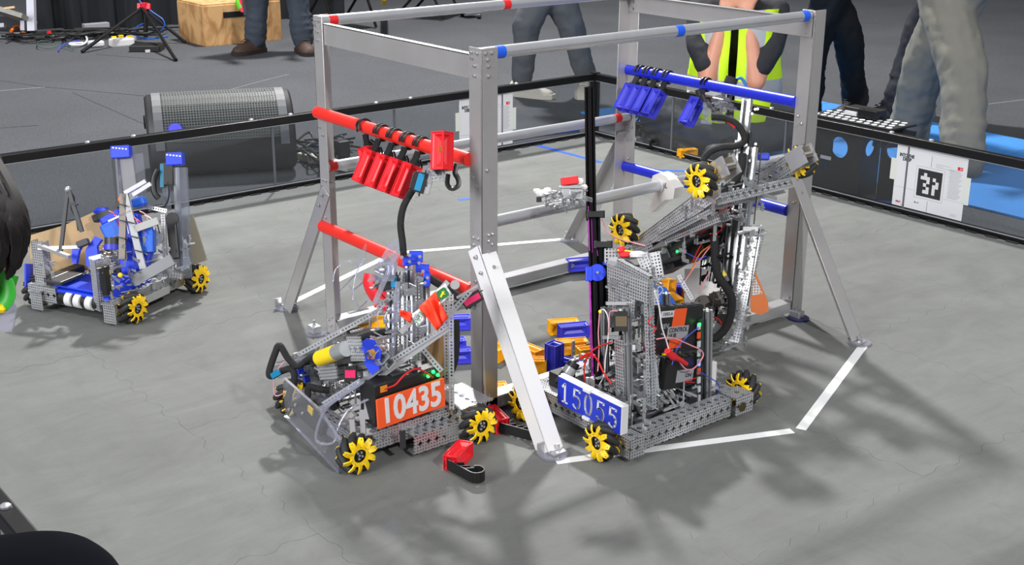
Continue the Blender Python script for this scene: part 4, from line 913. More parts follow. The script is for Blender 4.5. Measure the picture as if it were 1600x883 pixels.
q = M(); extr(q, aX(1042, 500, .62), aX(1041, 458, .62), .014); q.build('slotted_upright', SIL, Bq, 0)
M().box(aN(1068, 622, (.71, -.18, .06)), (.028, .022, .026), (V((.3, .95, 0)).normalized(), V((-.95, .3, 0)).normalized(), V((0, 0, 1)))).build('battery', mat('battery_dark', (44, 46, 52), .4), Bq, 0, .005)
M().box(aN(1095, 638, (.73, -.13, .05)), (.012, .022, .02)).build('black_bracket', BLK, Bq, 0, .004)
for pts, m_, r_ in ((((1023, 455), (1030, 480), (1034, 510), (1042, 535), (1046, 550)), WW, .0017), (((1026, 530), (1050, 528), (1080, 540), (1096, 548), (1098, 558), (1085, 575), (1072, 577), (1062, 566)), WP, .0018), (((1092, 512), (1075, 525), (1058, 545), (1050, 570)), WB, .0015), (((1090, 580), (1105, 588), (1122, 600), (1122, 615), (1112, 625)), WB, .0014), (((1056, 636), (1075, 642), (1095, 640)), WP, .0016), (((1085, 598), (1070, 596), (1090, 590)), WR, .0013), (((1020, 495), (1012, 505), (1025, 512), (1020, 520)), WR, .0016)):
    wire(Bq, [aX(*p, .722) for p in pts], m_, r_)
q = M(); q.tube([aX(*p, .724) for p in ((1043, 548), (1050, 556), (1062, 562), (1073, 569))], [.009, .010, .006, .005], 8, 3); q.build('red_heat_shrink', mat('red_wrap', (214, 34, 40), .6), Bq, 60)
# blue sticker sheet behind
o0 = aN(1028, 470, (.55, -.15, .3)); sh = M().prism([(-.04, -.06), (.045, -.05), (.055, -.02), (.02, .035), (-.03, .045)], .002, o0, RT, -FW).build('blue_sheet', mat('sheet_blue', (18, 92, 200), .5), Bq, 0)
M().tube([o0-FW*.001+RT*a+UP*b for a, b in ((-.02, .0), (.0, .012), (.012, .026), (.004, .036), (-.006, .024), (-.008, .034))], .0018, 5, 4).build('pale_outline', mat('pale_blue', (190, 206, 236), .5), sh, 60)
hardware(Bq, (.58, -.42, .05), (.75, -.14, .10), 80, 41); hardware(Bq, (.46, -.42, .05), (.60, -.30, .16), 46, 42, STL, .8); hardware(Bq, (.56, -.36, .25), (.66, -.24, .40), 50, 43, CR, .7); hardware(Bq, (.60, -.34, .10), (.70, -.26, .26), 50, 44, STL, .8)
hardware(Bq, (.50, -.36, .05), (.60, -.18, .30), 60, 45, BLK, 1.1)
# ================================================================== tilted robot hooked on the lower pipe
Cq = thing('robot', 'tilted robot hanging from the lower pipe by a big white hook', 'robot', (.44, .22, 0))
dd = V((.81, 0, .585)).normalized(); nu = V((-.585, 0, .81)).normalized()
# near and far chassis channels
n1 = aY(990, 392, .04); n2 = aY(1120, 296, .04); q = M(); q.chan(n1, n2, (0, -1, 0), .050, .04); q.build('side_channel', CHW, Cq, 0)
f1 = aY(1150, 310, .37); f2 = aY(1246, 248, .37); q = M(); q.chan(f1-dd*.06, f2, (0, -1, 0), .052, .05); q.build('side_channel', CHN, Cq, 0)
for p_, s in ((aY(1131, 264, .06), 1), (aY(1252, 246, .38), 1)):
    q = M(); x_ = V((0, 1, 0))
    for k in (-1, 1): q.box(p_+x_*.022*k, (.004, .026, .030), (x_, nu, dd))
    q.box(p_-nu*.0, (.022, .003, .030), (x_, nu, dd)); q.build('end_plate', ALB, Cq, 0)
    M().box(p_+nu*.005+dd*0, (.018, .016, .026), (x_, nu, dd)).build('end_block', mat('brown_block', (120, 112, 98), .4, .5), Cq, 0)
w = (0, -1, 0)
wheel(Cq, aY(975, 358, .005), w, -1, .0); wheel(Cq, aY(1095, 282, .005), w, -1, .25); wheel(Cq, aY(1252, 252, .425), (0, 1, 0), 1, .1); wheel(Cq, aY(1130, 330, .425), (0, 1, 0), 1, .1)
q = M(); q.chan(aY(1000, 400, .06)-nu*.0, aY(1135, 345, .08), -nu, .05, .03); q.build('belly_channel', CHB, Cq, 0)
q = M(); q.chan(aY(1030, 372, .03), aY(1110, 330, .03), V((0, -1, 0)), .02, .02); q.build('belly_rail', RAIL, Cq, 0)
for t in (.15, .5, .85):
    p = n1.lerp(n2, t); q = M(); q.chan(p+V((0, .02, 0)), p+V((0, .33, 0)), nu, .044, .03); q.build('cross_channel', CHN, Cq, 0)
# white hook
o0 = V((.362, .035, .505)); x_ = V((1, 0, 0)); q = M()
pl = [(-.045, -.070), (-.028, -.082), (.020, -.036), (.052, -.026), (.056, .004), (.020, .030), (-.004, .034), (-.028, .022), (-.034, .0), (-.022, -.020), (-.018, -.028)]
q.prism(pl, .034, o0+V((0, -.017, 0)), (1, 0, 0), (0, -1, 0)); q.build('white_hook', mat('hook_white', (232, 230, 226), .5), Cq, 0, .003)
q = M(); q.cyl(o0+V((0, -.024, 0)), o0+V((0, -.018, 0)), .0185, 24); q.build('hook_collar', WHT, Cq)
text('L', .02, o0+V((.024, -.0180, .004)), (1, 0, 0), (0, -1, 0), BLK, 'hook_letter', Cq, .0004)
# dark units under the belly
bz = (V((0, 1, 0)), dd, nu)
for (x, y, yy, h) in ((1080, 372, .12, (.05, .060, .016)), (1105, 352, .2, (.05, .05, .018)), (1050, 398, .10, (.04, .03, .014)), (1040, 415, .14, (.05, .035, .02)), (1100, 390, .18, (.05, .05, .02))):
    M().box(aY(x, y, yy), h, bz).build('dark_unit', DGR if x < 1090 else BLK, Cq, 0, .003)
M().box(aY(1088, 355, .09), (.03, .035, .004), bz).build('unit_cover', mat('cover_grey', (70, 73, 78), .4), Cq, 0, .001)
for x, y in ((1058, 393), (1072, 355), (1062, 331)): M().ball(aY(x, y, .06), .0036, 8).build('status_light', GRN, Cq)
M().box(aY(1068, 330, .05), (.006, .02, .004), bz).build('green_board', mat('green_board', (20, 150, 60), .4), Cq, 0)
q = M(); q.bar(aY(1044, 378, .05), aY(1015, 385, .05), .02, .02, nu); q.build('grey_block', mat('block_grey', (140, 140, 142), .5, .4), Cq, 0, .002)
# vertical steel lift
lf = (.46, .22, .4)
def bar2(a, b, p0, w, d, m, name, sl=True):
    q = M()
    if sl: slide(q, aN(*b, p0), aN(*a, p0), (.35, -.93, 0), w, d)
    else: q.bar(aN(*a, p0), aN(*b, p0), w, d, -FW)
    return q.build(name, m, Cq, 30)
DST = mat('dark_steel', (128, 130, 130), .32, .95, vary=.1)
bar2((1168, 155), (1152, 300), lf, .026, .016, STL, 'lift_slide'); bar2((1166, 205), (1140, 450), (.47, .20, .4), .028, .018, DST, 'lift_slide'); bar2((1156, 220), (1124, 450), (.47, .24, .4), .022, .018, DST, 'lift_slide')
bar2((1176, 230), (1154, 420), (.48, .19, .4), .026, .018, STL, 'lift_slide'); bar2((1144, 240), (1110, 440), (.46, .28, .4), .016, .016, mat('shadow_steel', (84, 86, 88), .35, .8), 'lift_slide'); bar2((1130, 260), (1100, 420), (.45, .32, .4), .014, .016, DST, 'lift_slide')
q = M(); a = aN(1180, 355, (.50, .17, .3)); b = aN(1142, 534, (.50, .17, .3)); q.chan(b, a, (.35, -.93, 0), .046, .02); q.build('punched_upright', CHN, Cq, 0)
q = M(); a = aN(1150, 440, (.48, .20, .2)); b = aN(1130, 520, (.48, .20, .2)); q.chan(b, a, (.35, -.93, 0), .03, .02); q.build('punched_upright', CHN, Cq, 0)
q = M(); q.cyl(aN(1153, 365, (.5, .16, .4)), aN(1190, 354, (.5, .16, .4)), .005, 10); q.box(aN(1172, 358, (.5, .16, .4)), (.02, .008, .006), (RT, FW, UP)); q.build('pulley_block', ALB, Cq, 30)
for a, b in (((1187, 353), (1168, 478)), ((1190, 230), (1178, 350)), ((1115, 455), (1112, 520)), ((1146, 262), (1128, 430))): M().cyl(aN(*a, (.5, .165, .35)), aN(*b, (.5, .165, .35)), .0017, 6).build('lift_cord', WK, Cq)
q = M(); rr = random.Random(5)
for k in range(26): t = rr.random(); p = aN(1176-22*t+rr.uniform(-10, 10), 170+270*t, (.455, .165, .4)); q.cyl(p, p-FW*.004, .004, 8)
for k in range(26): t = rr.random(); p = aN(1176-34*t+rr.uniform(-14, 14), 370+160*t, (.49, .15, .3)); q.cyl(p, p-FW*.004, .004, 8)
tag(q.build('screw_set', CR, Cq), kind='stuff')
# black sleeved cables
cp = (.48, .17, .4)
M().tube([aN(*p, cp) for p in ((1112, 182), (1130, 184), (1148, 192), (1160, 206), (1163, 220), (1150, 228), (1128, 230), (1108, 238), (1098, 252))], .0095, 9, 5).build('sleeved_cable', SLV, Cq, 60)
M().tube([aN(*p, cp) for p in ((1134, 188), (1142, 193), (1149, 199))], .0045, 6, 3).build('wire_bundle', WR, Cq, 60)
M().tube([aN(*p, (.50, .14, .3)) for p in ((1160, 240), (1158, 262), (1146, 285), (1128, 302), (1117, 325), (1115, 355), (1117, 385), (1118, 410), (1122, 430), (1135, 450), (1143, 465), (1142, 490), (1134, 512), (1120, 527), (1112, 528))], .0115, 10, 5).build('sleeved_cable', SLV, Cq, 60)
for pts, m_ in ((((1122, 375), (1108, 385), (1095, 395), (1085, 412), (1078, 430)), WO), (((1120, 380), (1108, 388), (1095, 405), (1080, 425), (1070, 440)), WP), (((1124, 370), (1100, 378), (1090, 392), (1082, 410)), WR), (((1090, 330), (1110, 328), (1125, 335), (1115, 340)), WR), (((1080, 340), (1095, 332), (1115, 332)), WM), (((1068, 393), (1078, 398), (1092, 404), (1104, 400)), WB), (((1105, 500), (1118, 496), (1128, 508), (1122, 526), (1108, 530)), WR), (((1110, 425), (1100, 440), (1095, 455)), WP)):
    wire(Cq, [aN(*p, (.46, .10, .3)) for p in pts], m_, .0018)
rr = random.Random(8)
for k in range(14):
    a = aN(rr.uniform(1040, 1110), rr.uniform(330, 372), (.44, .12, .4)); b = a+dd*rr.uniform(.05, .1)+V((0, rr.uniform(-.02, .05), 0)); wire(Cq, [a, (a+b)/2-nu*.012, b], rr.choice((WR, WR, mat('wire_dark_red', (110, 16, 24), .5), WK, WM)), .0016)
# claw at the blue bar
cl = (.05, .56, .6)
q = M(); q.bar(aN(1118, 152, cl), aN(1152, 127, cl), .012, .014, -FW); q.bar(aN(1133, 172, cl), aN(1148, 135, cl), .010, .012, -FW); q.build('claw_arm', CLR, Cq, 30)
M().cyl(aN(1140, 132, cl), aN(1144, 122, cl), .020, 18).build('claw_wheel', mat('soft_black', (30, 30, 32), .8), Cq)
M().tube([aN(*p, cl) for p in ((1150, 124), (1158, 122), (1165, 133), (1162, 138))], .005, 6, 4).build('blue_band', mat('band_blue', (50, 120, 190), .6), Cq, 60)
q = M(); rr = random.Random(6)
for k in range(34): p = aN(1105+rr.uniform(-4, 48), 168+rr.uniform(-12, 20), (.06, .54, .58)); q.ball(p, rr.uniform(.005, .011), 7, (1, 1, .7))
o = q.build('claw_joint', CLR, Cq)
q = M(); q.cyl(aN(1104, 175, cl), aN(1104, 175, cl)-FW*.012, .014, 16); q.bar(aN(1095, 190, cl), aN(1112, 192, cl), .014, .010, UP); q.bar(aN(1100, 150, cl), aN(1104, 188, cl), .010, .012, -FW); q.build('claw_servo', CLE, Cq, 30)
hardware(Cq, aN(1150, 190, cl)-V((.03, .02, .0)), aN(1105, 145, cl)+V((.03, .01, .0)), 30, 51, CR, .7)
q = M()
for k in range(4): q.cyl(aN(1090+7*k, 140+8*k, cl), aN(1094+8*k, 150+9*k, cl), .009, 10)
q.build('claw_gear', BLK, Cq)
M().tube([aN(*p, (.25, .40, .5)) for p in ((1112, 182), (1120, 182), (1128, 183))], .012, 8, 2).build('sleeved_cable', SLV, Cq, 60)
# orange and clear sheets, white tray, brown drive plates at the foot
op = (.44, .36, .1); q = M(); q.prism([(0, 0), (.030, -.010), (.052, .002), (.050, .03), (.010, .125), (-.002, .13)], .003, aN(1173, 487, op), RT, -FW); os_ = q.build('orange_sheet', mat('sheet_orange', (226, 118, 44), .5), Cq, 0)
M().prism([(0, 0), (.03, .006), (.006, .06), (-.006, .055)], .001, aN(1175, 462, op)-FW*.002, RT, -FW).build('pale_window', CHW, os_, 0)
q = M(); q.box(aN(1100, 445, (.36, .30, .06)), (.06, .002, .05), ((V((0, 1, 0))+V((.5, 0, 0))).normalized(), FW, UP)); q.build('white_panel', mat('panel_white', (222, 218, 216), .5), Cq, 0)
q = M(); q.chan(aN(1060, 430, (.46, .05, .15)), aN(1082, 468, (.46, .05, .15)), -FW, .016, .012); q.build('white_strip', CHW, Cq, 0)
for (x, y, h) in ((1100, 478, .030), (1118, 468, .022), (1128, 500, .018)):
    q = M(); p = aN(x, y, (.48, .14, .08)); q.cyl(p, p-FW*.02, h, 20); q.build('drive_drum', mat('drum_brown', (84, 78, 72), .5, .4), Cq)
q = M(); q.cyl(aN(1118, 515, (.49, .12, .08)), aN(1118, 515, (.49, .12, .08))-FW*.02, .018, 20); q.build('pulley_wheel', STL, Cq)
M().cyl(aN(1122, 412, (.5, .12, .2)), aN(1135, 440, (.5, .12, .2)), .010, 14).build('clear_bottle', CLE, Cq); M().cyl(aN(1126, 424, (.5, .119, .2)), aN(1131, 432, (.5, .119, .2)), .0104, 14).build('yellow_label', WG, Cq)
M().box(aN(1193, 245, (.5, .42, .5)), (.016, .01, .010), (RT, FW, UP)).build('blue_print', BLUP, Cq, 0, .004)
hardware(Cq, (.30, .04, .30), (.46, .30, .42), 90, 52, STL, .9); hardware(Cq, (.42, .06, .36), (.56, .30, .52), 45, 53, STL, .9); hardware(Cq, (.40, .12, .03), (.50, .28, .16), 80, 54, STL, .8); hardware(Cq, (.42, .12, .12), (.5, .24, .34), 40, 55, BLK, 1.2)
hardware(Cq, aY(1050, 325, .02)-V((.05, 0, .02)), aY(1100, 310, .02)+V((.03, .02, .02)), 12, 56, CR, .7); hardware(Cq, aN(1148, 480, (.49, .14, .1))-V((.03, .03, .05)), aN(1160, 480, (.49, .14, .1))+V((.03, .0, .05)), 44, 57, CR, .8)
# ================================================================== robot on the left
Dq = thing('robot', 'robot with two clear-sided towers, blue caps and a plywood back on the left', 'robot', (-.95, -.98, 0))
e1 = (V((-.945, -.737, 0))-V((-.807, -1.007, 0))).normalized(); e2 = V((e1.y, -e1.x, 0)); EZ = V((0, 0, 1))   # e2 points to the camera side right
W0 = V((-.807, -1.007, 0))
def D(a, b, z): return W0+e1*a-e2*b+EZ*z                # a along the right side, b inwards, z up
ax_ = (e1, -e2, EZ)
wheel(Dq, D(0, 0, .048), e2, 1, .1); wheel(Dq, D(.303, 0, .048), e2, -1, .25); wheel(Dq, D(0, .385, .048), -e2, 1, .1); wheel(Dq, D(.303, .385, .048), -e2, 1, .1)
q = M(); q.chan(D(-.045, .035, .052), D(.33, .035, .052), e2, .048, .04); q.build('side_channel', CHN, Dq, 0)
q = M(); q.chan(D(-.045, .35, .052), D(.33, .35, .052), -e2, .048, .04); q.build('side_channel', CHN, Dq, 0)
q = M(); q.chan(D(.33, .05, .052), D(.33, .34, .052), e1, .048, .04); q.build('cross_channel', CHN, Dq, 0)
q = M(); q.chan(D(-.045, .26, .06), D(-.045, .37, .06), -e1, .05, .04); q.build('front_channel', CHN, Dq, 0)
for b in (.045, .33): q = M(); q.bb((-.02, -.02, .02), (.02, .02, .022)); q.v = [V(v) for v in q.v]; q = M().box(D(-.055, b, .04), (.002, .022, .030), ax_); q.box(D(-.045, b, .07), (.02, .022, .002), ax_); q.build('corner_plate', CHB, Dq, 0)
q = M().box(D(.12, .008, .05), (.055, .001, .012), ax_); q.build('white_label', mat('dull_white', (170, 172, 170), .6), Dq, 0)
q = M().box(D(.14, .19, .03), (.17, .15, .002), ax_); q.build('floor_plate', mat('smoked_plate', (70, 72, 76), .3), Dq, 0)
q = M().box(D(.06, .17, .075), (.10, .11, .006), ax_); q.build('blue_tray', BLUP, Dq, 0, .003); q = M().box(D(.0, .19, .088), (.03, .09, .004), ax_); q.build('blue_tray', BLUP, Dq, 0, .003)
q = M(); q.cyl(D(-.03, .25, .055), D(-.03, .10, .055), .02, 18); q.build('intake_axle', BLK, Dq)
for b in (.22, .185, .14): q = M(); q.cyl(D(-.035, b, .055), D(-.035, b-.022, .055), .0225, 20); q.build('intake_roller', mat('roller_white', (220, 220, 222), .6), Dq)
# towers
q = M(); q.chan(D(-.03, .075, .04), D(-.03, .075, .20), (V(e2)-V(e1)*.3), .05, .03); q.build('front_tower', CHB, Dq, 0); q = M().box(D(-.04, .06, .14), (.012, .010, .045), ax_); q.build('servo', BLK, Dq, 0, .002)
q = M(); q.chan(D(-.03, .33, .07), D(-.03, .33, .22), -e1, .045, .03); q.build('front_tower', CHB, Dq, 0)
q = M(); q.bar(D(-.03, .32, .21), D(-.03, .20, .19), .014, .010, EZ); q.build('cross_bar', ALB, Dq, 0)
def tall(px0, py0, px1, py1, p0, w, d, m, name): q = M(); q.bar(aN(px0, py0, p0), aN(px1, py1, p0), w, d, -FW); return q.build(name, m, Dq, 0)
rt = tuple(D(.24, .06, .2)); lt = tuple(D(.26, .22, .25))
CS = clear('clear_side', (214, 220, 232), .03, .12)
tall(285, 262, 292, 435, D(.26, .04, .2), .030, .02, CS, 'clear_upright'); tall(276, 262, 281, 420, D(.26, .05, .2), .018, .012, mat('pale_metal', (140, 143, 150), .35, .5), 'lift_upright'); tall(256, 255, 262, 330, D(.25, .07, .2), .024, .006, CS, 'side_panel')
tall(197, 245, 207, 320, lt, .042, .008, mat('panel_clear_white', (150, 150, 154), .3, alpha=.6), 'clear_panel'); tall(183, 240, 188, 310, lt, .006, .03, CLE, 'clear_upright'); tall(216, 240, 222, 300, lt, .030, .006, CLR, 'clear_panel')
for (x, y, p0, sx) in ((190, 238, lt, .030), (274, 249, D(.26, .05, .2), .026)):
    q = M().box(aN(x, y, p0), (sx, .02, .020), ((RT*.99+UP*.06).normalized(), FW, (UP*.99-RT*.06).normalized())); o = q.build('blue_cap', BLUP, Dq, 0, .003)
    q = M()
    for k in range(5): p = aN(x-10+5*k, y-6+.5*k, p0)-FW*.021; q.box(p, (.003, .001, .0022), (RT, FW, UP))
    q.build('pale_rivet', WHT, o, 0)
M().box(aN(254, 275, D(.24, .08, .2)), (.006, .008, .036), (RT, FW, UP)).build('teal_strip', mat('teal', (20, 110, 140), .4), Dq, 0); M().box(aN(264, 272, D(.24, .08, .2)), (.014, .012, .036), (RT, FW, UP)).build('servo', BLK, Dq, 0, .002)
M().tube([aN(*p, D(.22, .09, .2)) for p in ((246, 265), (240, 280), (241, 300), (248, 310))], .010, 8, 4).build('black_belt', BLK, Dq, 60)
wire(Dq, [aN(*p, D(.22, .05, .2)) for p in ((262, 285), (264, 305), (258, 322), (245, 330), (232, 330))], WK, .0025)
q = M(); q.cyl(aN(270, 342, D(.2, .03, .2)), aN(270, 342, D(.2, .03, .2))-FW*.01, .020, 24); q.build('pulley_wheel', BLK, Dq); q = M(); q.bar(aN(268, 345, D(.2, .035, .2)), aN(274, 405, D(.2, .035, .2)), .030, .02, -FW); q.build('toothed_belt', BLK, Dq, 0, .004)
q = M()
for k in range(7): q.bar(aN(264, 362+8*k, D(.2, .03, .2))-FW*.004, aN(277, 360+8*k, D(.2, .03, .2))-FW*.004, .004, .004, UP)
q.build('belt_tooth', DGR, Dq, 0)
for x, y in ((245, 372), (247, 408)): q = M(); p = aN(x, y, D(.16, .02, .15)); q.cyl(p, p-FW*.012, .022, 26); q.cyl(p-FW*.012, p-FW*.018, .006, 12); q.build('silver_disc', mat('disc_silver', (176, 178, 182), .35, .6), Dq)
tall(255, 335, 260, 430, D(.17, .04, .15), .014, .01, CHB, 'punched_upright'); tall(237, 425, 285, 432, D(.17, .02, .12), .02, .01, CHB, 'punched_rail')
# A-frame arms and front mast
for a, b, m_, w_ in (((193, 303), (191, 405), mat('tan_metal', (128, 120, 112), .4, .4), .020), ((195, 303), (224, 420), SIL, .020), ((228, 283), (195, 302), ALB, .012), ((236, 287), (208, 305), ALB, .012), ((106, 298), (94, 400), DGR, .010), ((108, 298), (128, 362), DGR, .012), ((205, 330), (170, 346), ALB, .006), ((290, 340), (312, 410), mat('khaki', (150, 144, 126), .5, .3), .05), ((210, 358), (247, 345), mat('dull_white', (170, 172, 170), .6), .022), ((125, 386), (60, 388), ALB, .010), ((140, 405), (160, 400), ALB, .014), ((208, 440), (270, 405), mat('plate_grey', (130, 132, 136), .35, .6), .034)):
    pz = D(.05, .15, .2) if a[0] < 240 and a[0] > 150 else (D(-.01, .27, .2) if a[0] <= 150 else D(.30, .03, .15))
    if a == (208, 440): pz = D(.06, .0, .08)
    tall(*a, *b, pz, w_, .012, m_, 'arm_bar')
for x, y in ((192, 320), (192, 345), (203, 347), (210, 370), (192, 372), (216, 392), (116, 318)): M().bar(aN(x-5, y-1, D(.04, .14, .2)), aN(x+5, y+2, D(.04, .14, .2)), .022, .003, UP).build('cable_tie', BLK, Dq, 0)
M().ball(aN(106, 296, D(-.01, .27, .2)), .010, 10).build('mast_tip', ALB, Dq); M().tube([aN(*p, D(-.01, .27, .2)) for p in ((109, 300), (114, 310), (113, 325), (120, 340), (124, 360))], .006, 7, 4).build('sleeved_cable', SLV, Dq, 60)
M().ball(aN(189, 312, D(.05, .16, .2)), .010, 8).build('orange_dot', WO, Dq)
# blue printed body parts
for (x, y, sx, sz, r, b) in ((205, 358, .035, .045, .2, .2), (215, 395, .045, .035, -.2, .14), (180, 365, .03, .04, .5, .2), (218, 316, .020, .014, .3, .18), (205, 410, .03, .03, .2, .14), (232, 375, .02, .04, .0, .12), (175, 340, .035, .012, .5, .22)):
    ux = (RT*math.cos(r)+UP*math.sin(r)).normalized(); uz = (-RT*math.sin(r)+UP*math.cos(r)).normalized()
    M().box(aN(x, y, D(.10, b, .2)), (sx, .02, sz), (ux, FW, uz)).build('printed_block', BLUP if (x % 2) else mat('bright_blue', (20, 96, 214), .45), Dq, 0, .006)
for pl, pos in (([(-.02, -.04), (.0, -.046), (.016, -.03), (.012, .02), (.026, .04), (.006, .05), (-.022, .01)], (145, 395)), ([(-.02, -.035), (-.006, -.04), (.002, .0), (.02, .03), (.012, .036), (-.018, .008)], (122, 392))):
    M().prism(pl, .02, aN(*pos, D(.0, .22, .18)), RT, -FW).build('printed_claw', BLUP, Dq, 0, .002)
M().lathe(aN(160, 328, D(.14, .24, .25)), UP, [(.026, -.012), (.026, -.004), (.018, .006), (0, .010)], 20).build('blue_dome', BLUP, Dq)
q = M().box(aN(168, 335, D(.12, .22, .22)), (.045, .02, .012), ((RT*.9+UP*.35).normalized(), FW, (UP*.9-RT*.35).normalized())); q.build('dark_cover', DGR, Dq, 0, .005)
q = M().box(aN(130, 380, D(.0, .22, .2)), (.018, .012, .010), ((RT*.9+UP*.35).normalized(), FW, (UP*.9-RT*.35).normalized())); q.build('servo', DGR, Dq, 0, .003)
q = M(); q.cyl(aN(176, 383, D(.05, .18, .2)), aN(176, 371, D(.05, .18, .2)), .024, 22); q.build('dark_motor', DGR, Dq); M().cyl(aN(176, 390, D(.05, .18, .2)), aN(176, 382, D(.05, .18, .2)), .0265, 22).build('motor_ring', BLU, Dq)
q = M().box(D(.04, .30, .10), (.07, .02, .012), ax_); q.build('battery', BLK, Dq, 0, .004); q = M().box(D(.0, .26, .105), (.05, .03, .006), ax_); q.build('dark_cover', DGR, Dq, 0, .003)
M().box(aN(45, 430, D(-.02, .385, .08)), (.003, .03, .036), (RT, FW, UP)).build('blue_guard', BLUP, Dq, 0, .002)
M().ball(aN(188, 430, D(-.05, .08, .12)), .008, 8).build('yellow_knob', YEL, Dq)
# plywood back
pw = [(46, 368), (100, 352), (150, 330), (162, 330), (164, 420), (48, 430)]; P0 = D(.10, .37, .15); o_ = aN(46, 430, P0)
M().prism([((aN(*p, P0)-o_).dot(RT), (aN(*p, P0)-o_).dot(UP)) for p in pw], .005, o_, RT, -FW).build('plywood_sheet', mat('plywood', (172, 144, 104), .65, vary=.14, vscale=14), Dq, 0)
for k in range(9): a = aN(170+8*k, 330+6*(k % 3), D(.06, .17, .25)); wire(Dq, [a, a+RT*.02-UP*.012, a+RT*.03-UP*.045], (WR, WP, WW, WK, WP)[k % 5], .0018)
wire(Dq, [aN(*p, D(.1, .1, .2)) for p in ((240, 350), (232, 380), (226, 398), (232, 368))], WR, .003)
q = M(); q.bar(aN(222, 322, D(.18, .14, .25)), aN(262, 330, D(.18, .12, .25)), .02, .012, UP); q.build('punched_rail', CHB, Dq, 0)
hardware(Dq, D(.0, .05, .07), D(.28, .3, .16), 60, 61); hardware(Dq, D(.06, .06, .10), D(.22, .22, .26), 60, 62, ALU, .9); hardware(Dq, D(-.04, .28, .06), D(.02, .36, .2), 30, 63, CHB); hardware(Dq, D(.1, .02, .08), D(.3, .06, .2), 40, 64, STL, .8); hardware(Dq, D(-.05, .05, .06), D(0, .1, .2), 30, 65, CR, .7)
# ================================================================== signs on the boards
def sign(o, x, n, label):
    """printed sheet; o = lower left corner, x = reading direction, n = facing"""
    x, y, z = basis(n, x); x = V(x); o = V(o); W, H = .312, .240
    rt = M().box(o+x*W/2+y*H/2, (W/2, H/2, .0006), (x, y, z)); s = rt.build('paper_sign', mat('sign_paper', (226, 227, 232), .6), None, 0)
    me_off = o.copy(); tag(s, label, 'sign', 'tag signs on the boards')
    def put(u, v, w, h, m, nm, k=1): M().box(o+x*(u+w/2)+y*(v+h/2)+z*(.0006+.0003*k), (w/2, h/2, .0003), (x, y, z)).build(nm, m, s, 0)
    INK = mat('sign_ink', (44, 42, 46), .6); PALE = mat('ink_pale', (176, 178, 184), .6)
    put(-.022, .10, .030, .085, mat('sticky_tab', (222, 226, 220), .5), 'sticky_tab', 0); put(W-.012, .065, .032, .105, mat('sticky_tab', (222, 226, 220), .5), 'sticky_tab', 0)
    put(.095, .05, .126, .126, PALE, 'tag_border', 0); put(.0965, .0515, .123, .123, mat('sign_paper', (226, 227, 232), .6), 'tag_field', 1); put(.105, .059, .107, .107, INK, 'tag_square', 2)
    P = ['010000', '111010', '001001', '010011', '001010', '011010']; c = .107/8
    for r, row in enumerate(P):
        k = 0
        while k < 6:
            if row[k] == '1':
                e = k
                while e < 6 and row[e] == '1': e += 1
                put(.105+c*(k+1), .059+.107-c*(r+2)-.0002, c*(e-k), c+.0004, WHT, 'tag_cell', 3); k = e
            else: k += 1
    for a in ((.158, .178, .0008, .045), (.158, .0, .0008, .045), (.0, .076, .09, .0008), (.225, .068, .085, .0008)): put(*a, PALE if a[2] > .01 else INK, 'rule_line')
    for k in range(22): put(.238+.002*(k*7 % 3), .076+.0052*k, .044+.004*(k*5 % 4), .0016, PALE, 'text_line')
    for k in range(3): put(.178, .195-.006*k, (.062, .03, .08)[k], .0012, PALE, 'text_line')
    for v in (.016, .010): put(.262, v, .024, .0016, PALE, 'text_line')
    def tx(b, sz, u, v, m, sx=1., bo=.0): text(b, sz, o+x*u+y*v+z*.0012, x, n, m, 'sign_lettering', s, .0002, bo, sx=sx)
    # text() parents in world space
    tx('INTO THE', .018, .047, .204, INK, .8, .0008); tx('DEEP', .018, .049, .189, INK, .95, .0008)
    put(.272, .190, .010, .013, TAPR, 'red_mark'); put(.284, .190, .010, .013, TAPR, 'red_mark'); put(.287, .194, .004, .005, WHT, 'red_mark_window', 2)
    tx('FIRST', .011, .028, .016, mat('ink_redblue', (180, 50, 90), .5), .9, .0004); put(.040, .006, .018, .0016, TAPR, 'text_line'); tx('ID: 13', .008, .110, .030, INK, 1., .0002)
    return s
sign((-.172, 1.8665, .026), (1, 0, 0), (0, -1, 0), 'white sheet with a square black tag on the right board')
sign((-1.939, 1.035, .026), (0, 1, 0), (1, 0, 0), 'white sheet on the far board, half hidden behind the near post')
# ================================================================== loudspeaker lying behind the left board
sp = thing('loudspeaker', 'large black loudspeaker lying on its side behind the left board', 'speaker', (-2.45, .0, 0))
s0 = V((-2.56, -.20, .0)); s1 = V((-2.32, .40, .0)); sd = (s1-s0).normalized(); sn = V((sd.y, -sd.x, 0)); sL = (s1-s0).length*.97
prof = [(-.13, .0), (.10, .0), (.165, .05), (.175, .13), (.15, .22), (.08, .30), (-.02, .335), (-.10, .30), (-.155, .20), (-.165, .08)]
def ring(t, sc=1., ex=0): 
    cm = V((0, .16)); return [s0+sd*t+sn*(cm.x+(p[0]-cm.x)*sc)+V((0, 0, cm.y+(p[1]-cm.y)*sc)) for p in [V(q) for q in SP]]
SP = [tuple(p) for p in spline([V((a, b, 0)) for a, b in prof]+[V((*prof[0], 0))], 3)][:-1]; SP = [(a, max(b, 0)) for a, b, c in SP]
def ring(t, sc=1.): return [s0+sd*t+sn*(p[0]*sc)+V((0, 0, .16+(p[1]-.16)*sc)) for p in SP]
M().loft([ring(.0, .93), ring(.012, 1), ring(sL-.012, 1), ring(sL, .93)]).build('cabinet', mat('speaker_black', (44, 44, 47), .5), sp, 50)
